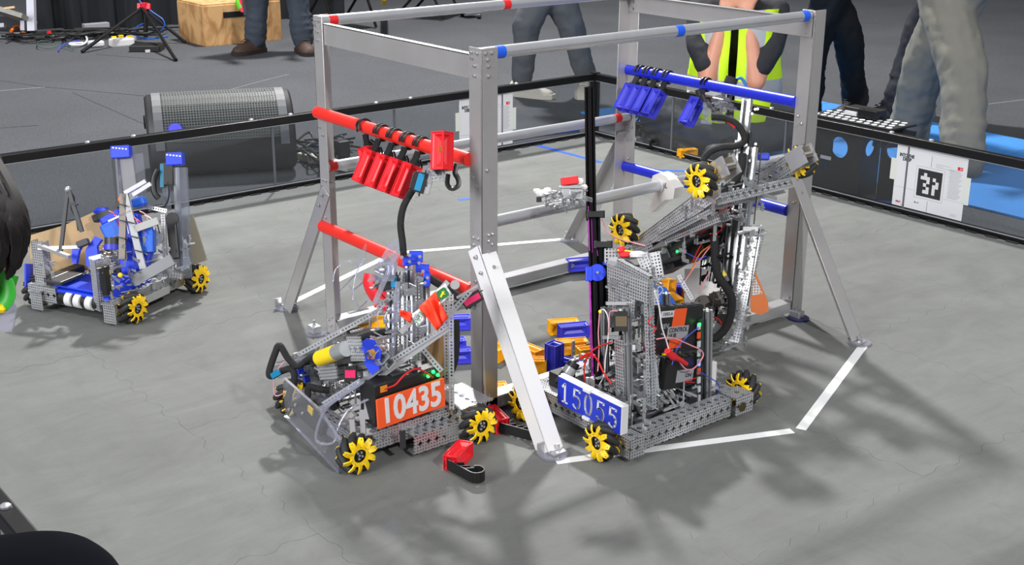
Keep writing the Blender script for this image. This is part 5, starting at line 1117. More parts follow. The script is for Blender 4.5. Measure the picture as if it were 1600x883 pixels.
def strip_(i0, i1, t0, t1, m, nm, off=.004):
    q = M(); pts = [p for p in SP]; k = len(pts)
    def pt(i, t, o): a = V(pts[i % k]); c = V((0, .16)); d = (a-c).normalized(); a = a+d*o; return s0+sd*t+sn*a.x+V((0, 0, a.y))
    def uvp(i, t): return (sum((V(pts[(j+1) % k])-V(pts[j % k])).length for j in range(i0, i)), t)
    for i in range(i0, i1): q.face([pt(i, t0, off), pt(i+1, t0, off), pt(i+1, t1, off), pt(i, t1, off)], [uvp(i, t0), uvp(i+1, t0), uvp(i+1, t1), uvp(i, t1)])
    q.face([pt(i0, t0, off), pt(i0, t1, off), pt(i0, t1, 0), pt(i0, t0, 0)]); return q.build(nm, m, sp, 50)
n3 = len(SP)
GR = mat('grille', (104, 110, 110), .45, .5)
GRm = holes('grille_mesh', (72, 77, 77), .7, 0., .012, .0036)
iA, iB = int(n3*.36), int(n3*.66)
strip_(iA, iB, .07, sL-.07, BLK, 'grille_backing', .003); strip_(iA, iB, .07, sL-.07, GRm, 'grille', .007)
strip_(iA-1, iB+1, .03, .068, mat('speaker_trim', (96, 98, 102), .6, 0.), 'trim_band', .006); strip_(iA-1, iB+1, sL-.068, sL-.03, mat('speaker_trim', (96, 98, 102), .6, 0.), 'trim_band', .006)
p = aN(274, 203, s0+sn*.12+V((0, 0, .25))); q = M(); q.cyl(p, p+(CAM-p).normalized()*.012, .028, 22); q.build('blue_light', mat('speaker_blue', (60, 60, 230), .4, emis=((50, 50, 240), 1.2)), sp)
M().lathe(s0-sd*.002+V((0, 0, .22)), -sd, [(.03, 0), (.03, .006), (.018, .008), (.018, .002), (0, .002)], 18).build('knob', BLK, sp)
M().bar(aN(370, 207, s0+sn*.2+sd*.4), aN(378, 221, s0+sn*.2+sd*.4), .022, .006, sn).build('white_tag', mat('tag_white', (206, 210, 214), .5), sp, 0)
# cables and the power strip next to the loudspeaker
ps = thing('power_strip', 'cream power strip lying among black cables beside the loudspeaker', 'power strip', (-2.2, .62, -.014)); a = aZ(470, 243, .01); b = aZ(548, 262, .01)
M().bar(a, b, .05, .035).build('strip_body', mat('cream', (206, 204, 190), .5), ps, 0, .006)
for k in range(4): M().box(a.lerp(b, .15+.22*k)+V((0, 0, .019)), (.012, .012, .0015)).build('socket', BLK, ps, 0)
rr = random.Random(9)
cb = M()
for k in range(13):
    px = 445+rr.uniform(0, 35); py = 218+rr.uniform(0, 30); P = [aZ(px+j*rr.uniform(14, 26), py+rr.uniform(-8, 8)+10*math.sin(j*1.7+k), rr.uniform(.0, .05)) for j in range(5)]; cb.tube(P, .006, 6, 5)
o = cb.build('cable_tangle', WK, None, 60); tag(o, 'tangle of black cables on the carpet beside the loudspeaker', 'cables', kind='stuff')
M().box(aZ(533, 232, .03), (.035, .03, .04)).build('power_brick', BLK, ps, 0, .006)
# loose cable along the right and left boards
for pts, lab in (([(700, 232), (760, 226), (830, 213), (905, 204)], 'blue cable on the carpet outside the left board'), ([(1205, 262), (1240, 282), (1330, 309), (1395, 317)], 'blue cable on the carpet outside the right board')):
    o = M().tube([aZ(*p, -.006) for p in pts], .006, 6, 5).build('blue_cable', mat('cable_blue', (26, 84, 180), .5), None, 60); tag(o, lab, 'cable')
# heap of black clips outside the back corner
for k in range(16):
    t = thing('plastic_clip', 'black plastic clip in the heap outside the right board near the back corner', 'clip', aZ(978+4.4*k+R_.uniform(-3, 3), 200+2.4*k+R_.uniform(-8, 5), -.012), R_.uniform(0, 6), 'black clips heaped outside the corner')
    q = M(); ax = V((1, 0, 0)); q.bar((0, 0, .018), (.07, 0, .022), .022, .004); q.tube([(.07, 0, .02), (.09, 0, .035), (.085, 0, .055), (.06, 0, .05)], .004, 6, 3, flat=2.5); q.box((0, 0, .03), (.012, .012, .02)); q.build('clip_body', BLK, t, 40, world=False)
    if k % 2: M().box((.03, 0, .028), (.012, .012, .003)).build('glossy_pad', mat('gloss_black', (60, 60, 64), .15), t, 0, world=False)
# ================================================================== blue mats and the controller stand outside the right board
MATB = mat('mat_blue', (58, 132, 206), .7, vary=.05, vscale=6, bump=.25, bscale=90)
mx0, mx1 = -2.42, 1.0
for k in range(5):
    q = M(); q.bb((mx0+.66*k+.001, 2.20+.035*0, -.014), (mx0+.66*(k+1)-.001, 2.85, -.003)); o = q.build('floor_mat', MATB, None, 0, .003); tag(o, ('first', 'second', 'third', 'fourth', 'fifth')[k]+' blue mat from the left in the row nearer the right board', 'mat', 'near row of blue mats')
    q = M(); q.bb((mx0+.66*k+.001, 2.852, -.014), (mx0+.66*(k+1)-.001, 3.50, -.003)); o = q.build('floor_mat', MATB, None, 0, .003); tag(o, ('first', 'second', 'third', 'fourth', 'fifth')[k]+' blue mat from the left in the far row by the carpet', 'mat', 'far row of blue mats')
st = thing('controller_stand', 'low black stand with a perforated top behind the right board', 'stand', (-.43, 2.0, -.014))
tp = M().bb((-.64, 1.905, .300), (-.235, 2.075, .310)).build('top_plate', mat('stand_black', (28, 28, 31), .5), st, 0, .002)
q = M()
for i in range(11):
    for j in range(4):
        x = -.62+.036*i+(.018 if j % 2 else 0); y = 1.925+.042*j
        if x > -.245 or (-.53 < x < -.38 and j > 1): continue
        q.cyl((x, y, .309), (x, y, .3112), .0125, 12)
for i in range(0): pass
tag(q.build('hole_light_disc', mat('hole_light', (214, 220, 224), .6), tp), kind='stuff')  # pale discs painted as floor light showing through the holes
def holed(o, x, n, w, h, hs, m, nm, t=.012):
    """plate with round holes: ring strips round each hole inside a rectangle, bridged by ngons"""
    import bmesh
    x, y, z = basis(n, x); bm = bmesh.new(); o = V(o); ed = []
    def loop(P):
        vs = [bm.verts.new(p) for p in P]; return [bm.edges.new((vs[i], vs[(i+1) % len(vs)])) for i in range(len(vs))]
    ed += loop([o, o+x*w, o+x*w+y*h, o+y*h])
    for cx, cy, r in hs: ed += loop([o+x*(cx+r*math.cos(2*math.pi*k/24))+y*(cy+r*math.sin(2*math.pi*k/24)) for k in range(24)])
    bmesh.ops.triangle_fill(bm, use_beauty=True, edges=ed); r = bmesh.ops.extrude_face_region(bm, geom=bm.faces[:]); bmesh.ops.translate(bm, vec=-z*t, verts=[v for v in r['geom'] if isinstance(v, bmesh.types.BMVert)])
    bmesh.ops.recalc_face_normals(bm, faces=bm.faces[:]); me = bpy.data.meshes.new(nm); bmesh.ops.translate(bm, vec=-wloc(st), verts=bm.verts[:]); bm.to_mesh(me); bm.free(); me.materials.append(m); ob = bpy.data.objects.new(nm, me); COL.objects.link(ob); ob.parent = st; return ob
SB = mat('stand_black', (28, 28, 31), .5)
holed((-.645, 1.96, -.012), (1, 0, 0), (0, -1, 0), .245, .312, [(.125, .19, .045), (.05, .10, .03)], SB, 'side_plate'); holed((-.335, 1.99, -.012), (1, 0, 0), (0, -1, 0), .15, .312, [(.06, .215, .038), (.085, .10, .015)], SB, 'side_plate')
holed((-.40, 1.95, -.012), (0, 1, 0), (1, 0, 0), .13, .312, [(.065, .2, .035)], SB, 'end_plate'); holed((-.64, 1.95, -.012), (0, 1, 0), (1, 0, 0), .13, .312, [(.065, .2, .035)], SB, 'end_plate')
M().bb((-.60, 1.946, .12), (-.545, 1.948, .135)).build('pale_label', WHT, st, 0)
ph = thing('controller_device', 'black handheld device in a cradle on the perforated stand', 'device', (-.47, 2.04, .312))
M().bb((-.54, 2.00, .318), (-.38, 2.075, .345)).build('device_body', BLK, ph, 0, .004); M().bb((-.53, 1.992, .313), (-.47, 2.002, .33)).build('device_label', WHT, ph, 0); M().bb((-.46, 1.985, .312), (-.37, 2.01, .348)).build('cradle', BLM, ph, 0, .002)
# ================================================================== back of the hall: curtain, table, crate, tripod, cables, chair legs
cu = M(); pts = []
c0 = V((-7.36, .93, 0)); c1 = V((-6.75, 3.35, 0)); n = 90
d = (c1-c0).normalized(); pn = V((d.y, -d.x, 0)); G = []
for i in range(n+1):
    t = i/n; o = .03*math.sin(t*70)+.015*math.sin(t*161+1)
    for z in (-.014, .35, .78): G.append(c0+(c1-c0)*t+pn*(o*(1.2-z*.4))+V((0, 0, z)))
cu.idx(G, [(i*3+j, (i+1)*3+j, (i+1)*3+j+1, i*3+j+1) for i in range(n) for j in range(2)])
tb = thing('skirted_table', 'long table with a black floor-length skirt at the back', 'table', (-7.1, 2.0, -.014)); o = cu.build('table_skirt', mat('skirt_black', (20, 24, 30), .9), tb, 70)
M().bar(c0-pn*.36+V((0, 0, .79)), c1-pn*.36+V((0, 0, .79)), .80, .03).build('table_top', mat('skirt_black', (20, 24, 30), .9), tb, 0)
# scaffold leg and tilted bench on the far left
ts = thing('folding_stage', 'grey folding stage with a wooden edge at the far left', 'stage', (-7.3, .75, -.014))
p0 = V((-7.20, .80, .3))
M().bar(aN(50, 49, p0), aN(47, -60, p0), .055, .05, -FW).build('stage_post', mat('post_grey', (178, 180, 192), .5, .2), ts, 0); M().bar(aN(36, 48, p0), aN(36, 33, p0), .03, .03, -FW).build('stage_foot', mat('post_grey', (178, 180, 192), .5, .2), ts, 0)
M().bar(aN(-60, -2, p0), aN(46, 31, p0), .3, .035, UP).build('stage_deck', mat('deck_grey', (150, 148, 144), .6), ts, 0); M().bar(aN(28, 25, p0)-FW*.26, aN(44, 23, p0)-FW*.26, .01, .015, UP).build('wood_edge', mat('wood_edge', (206, 176, 130), .6), ts, 0)
M().bar(aN(-60, 44, p0), aN(8, 40, p0), .05, .03, UP).build('stage_foot', mat('post_grey', (178, 180, 192), .5, .2), ts, 0)
o = M().prism([(0, 0), (.22, .0), (.42, .16), (.2, .2), (-.1, .2)], .003, aZ(-10, 60, -.0115), (0, 1, 0), (0, 0, 1)); o = o.build('pale_strip', mat('pale_floor', (170, 182, 182), .7), fl, 0)
# crate
PLY = mat('crate_plywood', (214, 168, 112), .6); nt = PLY.node_tree; N = nt.nodes; L = nt.links
tc = N.new('ShaderNodeTexCoord'); mp = N.new('ShaderNodeMapping'); mp.inputs['Scale'].default_value = (1.8, 1.8, .9); L.new(tc.outputs['Object'], mp.inputs[0]); wv = N.new('ShaderNodeTexNoise'); wv.inputs['Scale'].default_value = 3.2; wv.inputs['Detail'].default_value = 6; wv.inputs['Distortion'].default_value = 2.2; L.new(mp.outputs[0], wv.inputs['Vector'])
cr = N.new('ShaderNodeValToRGB'); cr.color_ramp.elements[0].position = .38; cr.color_ramp.elements[0].color = sr((176, 128, 80)); cr.color_ramp.elements[1].position = .56; cr.color_ramp.elements[1].color = sr((216, 172, 118)); L.new(wv.outputs['Fac'], cr.inputs[0]); L.new(cr.outputs[0], N['Principled BSDF'].inputs['Base Color'])
A0 = aZ(322, 73, -.014); A1 = aZ(282, 62, -.014); A2 = aZ(440, 62, -.014); hC = .285; K = .012
ct = thing('plywood_crate', 'open-grained plywood crate standing by the black skirt', 'crate', A0)
def wall_(a, b, nm='crate_panel'): a = V(a); b = V(b); M().bar(a+V((0, 0, hC/2)), b+V((0, 0, hC/2)), K, hC).build(nm, PLY, ct, 0, .002)
A3 = A1+(A2-A0); wall_(A0, A1); wall_(A0, A2); wall_(A1, A3); wall_(A2, A3)
q = M(); q.loft([[A0+V((0, 0, hC)), A2+V((0, 0, hC)), A3+V((0, 0, hC)), A1+V((0, 0, hC))], [A0+V((0, 0, hC+.012)), A2+V((0, 0, hC+.012)), A3+V((0, 0, hC+.012)), A1+V((0, 0, hC+.012))]]); q.build('crate_lid', PLY, ct, 0)
e = (A2-A0).normalized(); M().box(A0.lerp(A2, .42)+V((.008, 0, .215))+V((e.y, -e.x, 0))*.004, (.11, .003, .02), (e, V((e.y, -e.x, 0)), EZ)).build('black_tape', BLK, ct, 0)
for k, c in enumerate(((110, 230, 40), (230, 30, 80), (40, 40, 44))):
    o = M().tube([aN(372+8*k, -8, A0+V((.1, .3, .2))), aN(371+6*k, 3, A0+V((.1, .3, .2))), aN(376+5*k, 14+5*k, A0+V((.1, .3, .2)))], .012, 7, 4, flat=2).build('hanging_strap', mat('strap_%d' % k, c, .6), None, 60); tag(o, ('lime green strap hanging over the plywood crate', 'pink strap hanging beside the jeans at the crate', 'black strap hanging over the plywood crate')[k], 'strap')
# tripod stand
tr = thing('tripod_stand', 'black tripod stand with a red collar in front of the black skirt', 'stand', aZ(228, 66, -.014))
top = aN(225, 10, aZ(228, 66, -.014)+V((0, 0, .25)))
M().cyl(aZ(228, 58, -.0), aN(226, -60, top), .017, 12).build('pole', BLK, tr)
for a in ((128, 81), (275, 94), (290, 66)): M().cyl(aN(222, 12, top), aZ(*a, -.004), .0125, 10).build('leg', BLM, tr)
for a in ((128, 81), (275, 94), (290, 66)): b = aZ(*a, -.004); M().cyl(top.lerp(b, .55), aZ(228, 55, .04), .006, 8).build('brace', BLM, tr)
q = M(); q.cyl(top-V((0, 0, .02)), top+V((0, 0, .025)), .028, 14)
for s in (-1, 1): q.box(top+RT*.034*s, (.012, .014, .020), (RT, FW, UP))
q.build('red_collar', mat('collar_red', (220, 24, 50), .4), tr, 40)
o = M().tube([aN(*p, top) for p in ((214, -6), (222, 6), (240, 20), (254, 30), (257, 40), (252, 48))], .005, 6, 4).build('blue_cable', mat('cable_blue', (26, 84, 180), .5), None, 60); tag(o, 'blue cable looping down from the tripod stand', 'cable')
o = M().tube([aZ(*p, .02) for p in ((224, 37), (214, 42), (208, 52), (216, 58), (240, 60), (262, 57))], .006, 6, 4).build('blue_cable', mat('cable_blue', (26, 84, 180), .5), None, 60); tag(o, 'blue cable loop on the floor at the foot of the tripod', 'cable')
rb = thing('router_box', 'flat black box with a white label under the tripod', 'box', aZ(230, 76, -.014)); M().bar(aZ(206, 74, .008), aZ(254, 74, .008), .16, .045).build('box_body', BLK, rb, 0, .006); M().box(aZ(228, 79, .003)+V((.03, 0, .0)), (.004, .016, .008)).build('white_label', WHT, rb, 0)
for k, (px, py, w, h) in enumerate(((190, 66, .085, .05), (150, 68, .05, .035), (205, 60, .03, .03))):
    o = M().box(aZ(px, py, .01), (.04, w, h*.6)).build('power_adapter', WHT, None, 0, .012); tag(o, ('large white power adapter beside the flat black box', 'middle white power adapter, left of the large one', 'small white adapter behind the large one')[k], 'adapter')
o = M().box(aZ(78, 51, .02), (.03, .10, .025)).build('black_plug_box', DGR, None, 0, .004); tag(o, 'dark socket box with a red switch on the floor by the skirt', 'socket box'); M().box(aZ(75, 52, .03)+V((.03, 0, .005)), (.004, .014, .016)).build('red_switch', mat('switch_red', (230, 40, 40), .4), o, 0)
o = M().box(aZ(150, 42, .02), (.03, .10, .03)).build('grey_adapter', mat('adapter_grey', (150, 152, 160), .4), None, 0, .004); tag(o, 'small grey framed box among the cables by the skirt', 'adapter')
def cab(pts, m, r, lab, z=.0, cat='cable'): o = M().tube([aZ(a, b, z+.01*(i % 2)) for i, (a, b) in enumerate(pts)], r, 7, 5).build('floor_cable', m, None, 60); tag(o, lab, cat)
cab([(113, 55), (122, 50), (132, 54), (136, 63), (128, 70), (112, 70), (110, 68), (130, 67)], WHT, .008, 'white cable curled on the floor by the skirt')
cab([(105, 53), (85, 61), (62, 65), (60, 72), (75, 75), (100, 71), (115, 78)], mat('cable_green', (60, 92, 80), .5), .004, 'green cable loop on the carpet at the left'); cab([(17, 49), (24, 42), (32, 43), (36, 50)], WO, .012, 'orange cable arch beside the grey stage post')
cab([(92, 79), (96, 71), (112, 66), (125, 63)], WB, .005, 'blue wire crossing the green cable loop'); cab([(86, 52), (82, 55), (76, 60)], WHT, .012, 'short white plug lead by the dark socket box')
o = M()
for k in range(22):
    a = R_.uniform(0, 90); o.tube([aZ(a+R_.uniform(20, 50)*j, 58-.055*(a+35*j)+R_.uniform(-4, 5), R_.uniform(-.005, .04)) for j in range(6)], .007, 5, 4)
o = o.build('cable_tangle', WK, None, 60); tag(o, 'long tangle of black cables along the foot of the black skirt', 'cables', kind='stuff')
for k, (px, py) in enumerate(((178, 59), (189, 57), (203, 58))): o = M().box(aZ(px, py, .04), (.01, .016, .010)).build('yellow_tag', YEL, None, 0); tag(o, ('leftmost', 'middle', 'rightmost')[k]+' of the three small yellow tags on the white adapters', 'tag')
# folding chairs, legs only in the frame, seats above it
def chair(px, py, rz, label):
    o = thing('folding_chair', label, 'chair', aZ(px, py, -.014), rz, 'folding chairs at the back')
    def leg(a, b, r=.011): M().cyl(a, b, r, 8).build('leg', BLM, o, world=False)
    for s in (-.2, .2): leg((-.22, s, .01), (.20, s, .45)); leg((.22, s, .01), (-.16, s, .82))
    M().cyl((-.17, -.2, .06), (-.17, .2, .06), .008, 8).build('stretcher', BLM, o, world=False); M().cyl((.17, -.2, .06), (.17, .2, .06), .008, 8).build('stretcher', BLM, o, world=False)
    M().bb((-.2, -.21, .44), (.22, .21, .47)).build('seat', BLK, o, 0, .006, world=False); q = M().box((-.15, 0, .72), (.012, .21, .10)); q.build('backrest', BLK, o, 0, .005, world=False)
chair(668, 27, .6, 'folding chair with black legs behind the red-banded pipe, right one'); chair(530, 44, .1, 'folding chair with black legs behind the left post, left one')
o = M().cyl(aZ(600, 3, .1), aZ(600, -6, .3), .03, 14).build('yellow_bottle', YEL, None); tag(o, 'yellow object among the chair legs at the top edge', 'bottle')
o = thing('wheeled_base', 'pale wheeled base on the carpet behind the red-banded pipe', 'trolley', aZ(738, 18, -.014)); M().bar(aZ(722, 16, .05), aZ(745, 14, .05), .16, .06).build('base_body', mat('base_pale', (150, 156, 160), .5), o, 0, .008)
for p in ((720, 21), (746, 25)): M().cyl(aZ(*p, .01), aZ(*p, .01)+V((.02, .02, 0)), .025, 12).build('caster', BLK, o)
# ================================================================== people
SKIN = mat('skin', (206, 146, 122), .5, vary=.05, vscale=12)
def tap(q, pts, rs, n=12):
    """limb: tapered tube through joints, a ball at every joint"""
    P = [V(p) for p in pts]
    for a, b, ra, rb in zip(P, P[1:], rs, rs[1:]): q.cyl(a, b, ra, n, rb)
    for p, r in zip(P, rs): q.ball(p, r, n)
    return q
def organic(q, name, m, parent, vox=.014, wr=0., ws=.08, sm=4, z=1., sub=0):
    """voxel-joined surface: one continuous skin from overlapping limbs, then cloth folds"""
    o = q.build(name, m, parent, 180)
    r = o.modifiers.new('join', 'REMESH'); r.mode = 'VOXEL'; r.voxel_size = vox; r.use_smooth_shade = True
    s = o.modifiers.new('soften', 'SMOOTH'); s.factor = .6; s.iterations = sm
    if wr:
        t = bpy.data.textures.new(name+'_folds', 'CLOUDS'); t.noise_scale = ws; t.noise_depth = 2
        d = o.modifiers.new('folds', 'DISPLACE'); d.texture = t; d.strength = wr; d.mid_level = .5; d.texture_coords = 'LOCAL'
    return o
def shoe(parent, heel, toe, m, sole, h=.085, w=.045, lab=None):
    h0 = V(heel); t0 = V(toe); d = (t0-h0); d.z = 0; L = d.length; d.normalize(); s = V((-d.y, d.x, 0)); q = M(); rings = []
    for t, ww, hh in ((-.01, .55, .75), (.06, .85, 1.), (.25, .95, 1.05), (.42, .92, .9), (.6, 1., .66), (.8, 1.02, .55), (.94, .8, .42), (1.0, .45, .25)):
        c = h0+d*(L*t); rings.append([c+s*(math.cos(a)*w*ww)+V((0, 0, .018+max(math.sin(a), -.25)*h*hh)) for a in [2*math.pi*k/14 for k in range(14)]])
    o = q.loft(rings).build('shoe', m, parent, 60)
    q = M(); R2 = []
    for t, ww in ((-.03, .6), (.06, .95), (.4, .95), (.65, 1.08), (.9, .95), (1.03, .5)):
        c = h0+d*(L*t); R2.append([c+s*w*ww+V((0, 0, .028)), c-s*w*ww+V((0, 0, .028)), c-s*w*ww, c+s*w*ww])
    q.loft(R2).build('sole', sole, o, 30)
    q = M()
    for k in range(4): c = h0+d*(L*(.42+.08*k))+V((0, 0, h*(1.0-.1*k)+.016)); q.tube([c-s*w*.5, c+V((0, 0, .006)), c+s*w*.5], .0035, 5, 2)
    q.build('laces', sole, o, 60)
    if lab: o['label'] = lab
    return o
def head(parent, c, fwd, hair, r=.10, long_=False):
    """head with brow, nose, mouth, ears and hair; c = centre, fwd = the way it looks"""
    c = V(c); f = V(fwd).normalized(); x, y, z = basis(f, (0, 0, 1)); up = x; s = f.cross(up); q = M()
    q.ball(c, r, 18, (.78, .98, 1.12), (s, f, up)); q.ball(c-up*r*.62+f*r*.22, r*.62, 14, (.82, .9, .85), (s, f, up)); q.ball(c+f*r*.98-up*r*.18, r*.13, 10, (.8, 1, 1.5), (s, f, up))
    for k in (-1, 1): q.ball(c+s*k*r*.80-up*r*.12, r*.18, 8, (.4, .8, 1.3), (s, f, up)); q.ball(c+s*k*r*.3+f*r*.86+up*r*.14, r*.16, 8, (1.4, .6, .5), (s, f, up))
    q.cyl(c-up*r*1.7-f*r*.15, c-up*r*.5, r*.52, 14)
    h = organic(q, 'head', SKIN, parent, .008, sm=3)
    for k in (-1, 1):
        e = M().ball(c+s*k*r*.32+f*r*.90-up*r*.03, r*.13, 10).build('eye', WHT, h); M().ball(c+s*k*r*.32+f*r*1.0-up*r*.03, r*.06, 8).build('iris', WK, h)
    M().ball(c+f*r*.90-up*r*.58, r*.2, 10, (1.3, .35, .28), (s, f, up)).build('mouth', mat('lips', (176, 92, 88), .5), h)
    q = M(); q.ball(c+up*r*.2-f*r*.16, r*1.04, 18, (.86, .98, 1.06), (s, f, up)); rr = random.Random(4)
    for k in range(70):
        a = rr.uniform(0, 2*math.pi); e = rr.uniform(.0, 1.3); d = s*math.cos(a)*math.cos(e)*.86-f*abs(math.sin(a))*math.cos(e)*.95*(1 if a > 0 else 1)+up*math.sin(e)
        p = c+up*r*.2-f*r*.16+d*r; q.tube([p, p+d*r*.10-up*r*.20, p+d*r*.08-up*r*(.45+.25*rr.random())], [r*.07, r*.05, r*.02], 5, 0)
    q.build('hair', hair, h, 60)
    return h
def hand(q, wrist, palm_end, nrm, curl=.3, sc=1.):
    """palm, four unequal fingers with bends and a thumb from the side of the palm, as one skin"""
    w = V(wrist); e = V(palm_end); d = (e-w).normalized(); n = V(nrm); n = (n-d*n.dot(d)).normalized(); s = d.cross(n); L = .088*sc
    pc = w+d*L*.55; q.box(pc, (.037*sc, .013*sc, L*.5), (s, n, d)); q.ball(w, .024*sc, 10)
    for k, (o, l) in enumerate(((-.03, .068), (-.010, .078), (.010, .073), (.029, .058))):
        b = w+d*L*.98+s*o*sc; a = b; dd_ = d.copy(); r = .0088*sc
        for j, f in enumerate((.45, .32, .23)):
            dd_ = (dd_+n*curl*(j+.3)*.6).normalized(); c = a+dd_*l*f*sc; q.cyl(a, c, r, 8, r*.92); q.ball(c, r*.92, 8); a = c; r *= .92
    a = w+d*L*.25+s*-.036*sc
    for l in (.045, .032): c = a+(d*.75-s*.65+n*.15).normalized()*l*sc; q.cyl(a, c, .0105*sc, 8, .0095*sc); q.ball(c, .0098*sc, 8); a = c
    return q
def person(label, feet, hips, knees, trouser, shirt, shoem, solem, toes, fwd, hair, rs=(.10, .085, .068, .075), tname='trousers', wr=.02, upper=True, sh=(.085, .045), hem=0.02):
    """standing figure: feet, knees and hips given; trunk, arms and head follow above"""
    hips = V(hips); base = (V(feet[0])+V(feet[1]))/2; base.z = -.003
    t = thing('person', label, 'person', base); f = V(fwd); f.z = 0; f.normalize(); s = V((-f.y, f.x, 0))
    hj = [hips+s*.09, hips-s*.09]
    q = M()
    for k in (0, 1):
        a = V(feet[k])+V((0, 0, .09)); tap(q, (a, V(knees[k]), hj[k]), (.035, .05, .08))
    if upper:
        chest = hips+V((0, 0, .42)); tap(q, (hips, hips+V((0, 0, .2)), chest), (.12, .11, .13)); q.ball(hips+V((0, 0, .34)), .14, 14, (1.25, .8, 1.3), (s, f, EZ))
        neck = hips+V((0, 0, .56)); q.cyl(chest, neck, .055)
        ws = []
        for k in (-1, 1):
            sh_ = hips+V((0, 0, .47))+s*k*.18; el = sh_+V((0, 0, -.28))+s*k*.05; wr_ = el+V((0, 0, -.10))+f*.20-s*k*.06; tap(q, (sh_, el, wr_), (.055, .042, .030)); hand(q, wr_, wr_+f*.1, V((0, 0, -1)), .3)
    organic(q, 'body', SKIN, t, .014)
    q = M()
    for k in (0, 1):
        a = V(feet[k])+V((0, 0, hem+.045)); kn = V(knees[k]); mid = a.lerp(kn, .5); tap(q, (a, mid, kn, kn.lerp(hj[k], .5), hj[k]), (rs[3], rs[2], rs[1]*.95, rs[1]*1.05, rs[0]))
        for j in range(4): p = a.lerp(kn, .03+.13*j); q.lathe(p, kn-a, [(rs[3]*.95, -.012), (rs[3]*1.10, 0), (rs[3]*.95, .014)], 12)
    q.ball(hips, .13, 14, (1.35, .95, 1.1), (s, f, EZ)); organic(q, tname, trouser, t, .014, wr, .07, 3)
    if upper:
        q = M(); q.ball(hips+V((0, 0, .10)), .15, 14, (1.25, .85, 1.0), (s, f, EZ)); q.ball(hips+V((0, 0, .30)), .17, 14, (1.25, .85, 1.3), (s, f, EZ))
        for k in (-1, 1): sh_ = hips+V((0, 0, .47))+s*k*.18; tap(q, (hips+V((0, 0, .42))+s*k*.08, sh_, sh_+V((0, 0, -.16))+s*k*.03), (.08, .068, .062))
        organic(q, 'shirt', shirt, t, .016, .015, .1, 3)
        head(t, hips+V((0, 0, .70)), f+V((0, 0, -.15)), hair)
    for k in (0, 1):
        d = V(toes[k]); d.z = 0; d.normalize(); a = V(feet[k]); a.z = .0-.014+.001 if feet[k][2] < -.008 else feet[k][2]; shoe(t, a-d*.07, a+d*.20, shoem, solem, *sh)
    return t
HB = mat('hair_dark', (38, 32, 30), .6); HBr = mat('hair_brown', (90, 62, 40), .6)
def F(px, py, z=-.013): p = aZ(px, py, z); p.z = z; return p
DEN = mat('denim_grey', (58, 66, 78), .85, vary=.12, vscale=8); BR = mat('boot_brown', (66, 48, 40), .7, vary=.2, vscale=30); BRS = mat('boot_sole', (44, 34, 30), .8)
GP = mat('trouser_slate', (76, 80, 86), .85, vary=.08, vscale=6); NV = mat('trouser_navy', (22, 25, 36), .85, vary=.15, vscale=6); BT = mat('trouser_black', (20, 21, 22), .85, vary=.15, vscale=8); GG = mat('trouser_grey', (110, 109, 102), .85, vary=.07, vscale=6)
# P1 at the crate
a = F(400, 82); b = F(474, 82); h = (a+b)/2+V((.0, .0, .88))
person('person in dark jeans and brown boots standing by the plywood crate', (a, b), h, ((a+h)/2+V((.02, -.05, .03)), (b+h)/2+V((.02, .05, .03))), DEN, BT, BR, BRS, ((.3, -1, 0), (.9, -.25, 0)), (1, -.3, 0), HBr, (.10, .09, .075, .078), 'jeans', sh=(.10, .055), hem=.05)
# P2 behind the left board
a = F(815, 150); b = F(915, 146); h = (a+b)/2+V((.05, -.08, .86))
person('person in slate trousers and pale sneakers behind the far board', (a, b), h, ((a*.5+h*.5)+V((.02, -.08, .0)), (b*.5+h*.5)+V((.03, -.02, .0))), GP, DEN, mat('sneaker_pale', (176, 172, 160), .7, vary=.08), mat('sneaker_sole', (196, 190, 176), .7), ((.8, .35, 0), (.75, -.85, 0)), (1, -.2, 0), HB, (.10, .088, .070, .062), sh=(.075, .047), hem=.06)
# P4 black trousers
a = F(1262, 186); b = F(1335, 178); h = (a+b)/2+V((.0, -.15, .86))
person('person in black trousers standing behind the controller stand', (a, b), h, ((a*.5+h*.5)+V((-.03, .03, 0)), (b*.5+h*.5)+V((.02, .03, 0))), BT, BT, mat('shoe_black', (34, 32, 32), .6), mat('sole_black', (22, 22, 24), .7), ((-.2, -1, 0), (.2, -1, 0)), (0, -1, 0), HB, (.10, .085, .066, .068), sh=(.085, .05), wr=.03)
# P5 navy trousers
a = F(1398, 187); b = F(1430, 181); h = (a+b)/2+V((.10, .06, .86))
person('person in navy trousers half hidden behind grey trousers', (a, b), h, ((a*.5+h*.5)+V((-.02, 0, 0)), (b*.5+h*.5)), NV, NV, mat('shoe_black', (34, 32, 32), .6), mat('sole_black', (22, 22, 24), .7), ((-.6, -1, 0), (-.3, -1, 0)), (-.3, -1, 0), HB, (.10, .09, .072, .078), wr=.03)
# P6 grey trousers
a = F(1418, 226); b = F(1502, 276); h = V(((a.x+b.x)/2-.01, (a.y+b.y)/2+.02, .84))
person('person in grey trousers at the right, beside the tag sign', (a, b), h, (a*.5+h*.5+V((-.03, 0, 0)), b*.5+h*.5+V((.03, 0, 0))), GG, GG, mat('shoe_grey', (74, 72, 70), .7), mat('sole_dark', (40, 38, 36), .7), ((-.2, -1, 0), (.15, -1, 0)), (.0, -1, 0), HBr, (.122, .112, .096, .096), wr=.022)
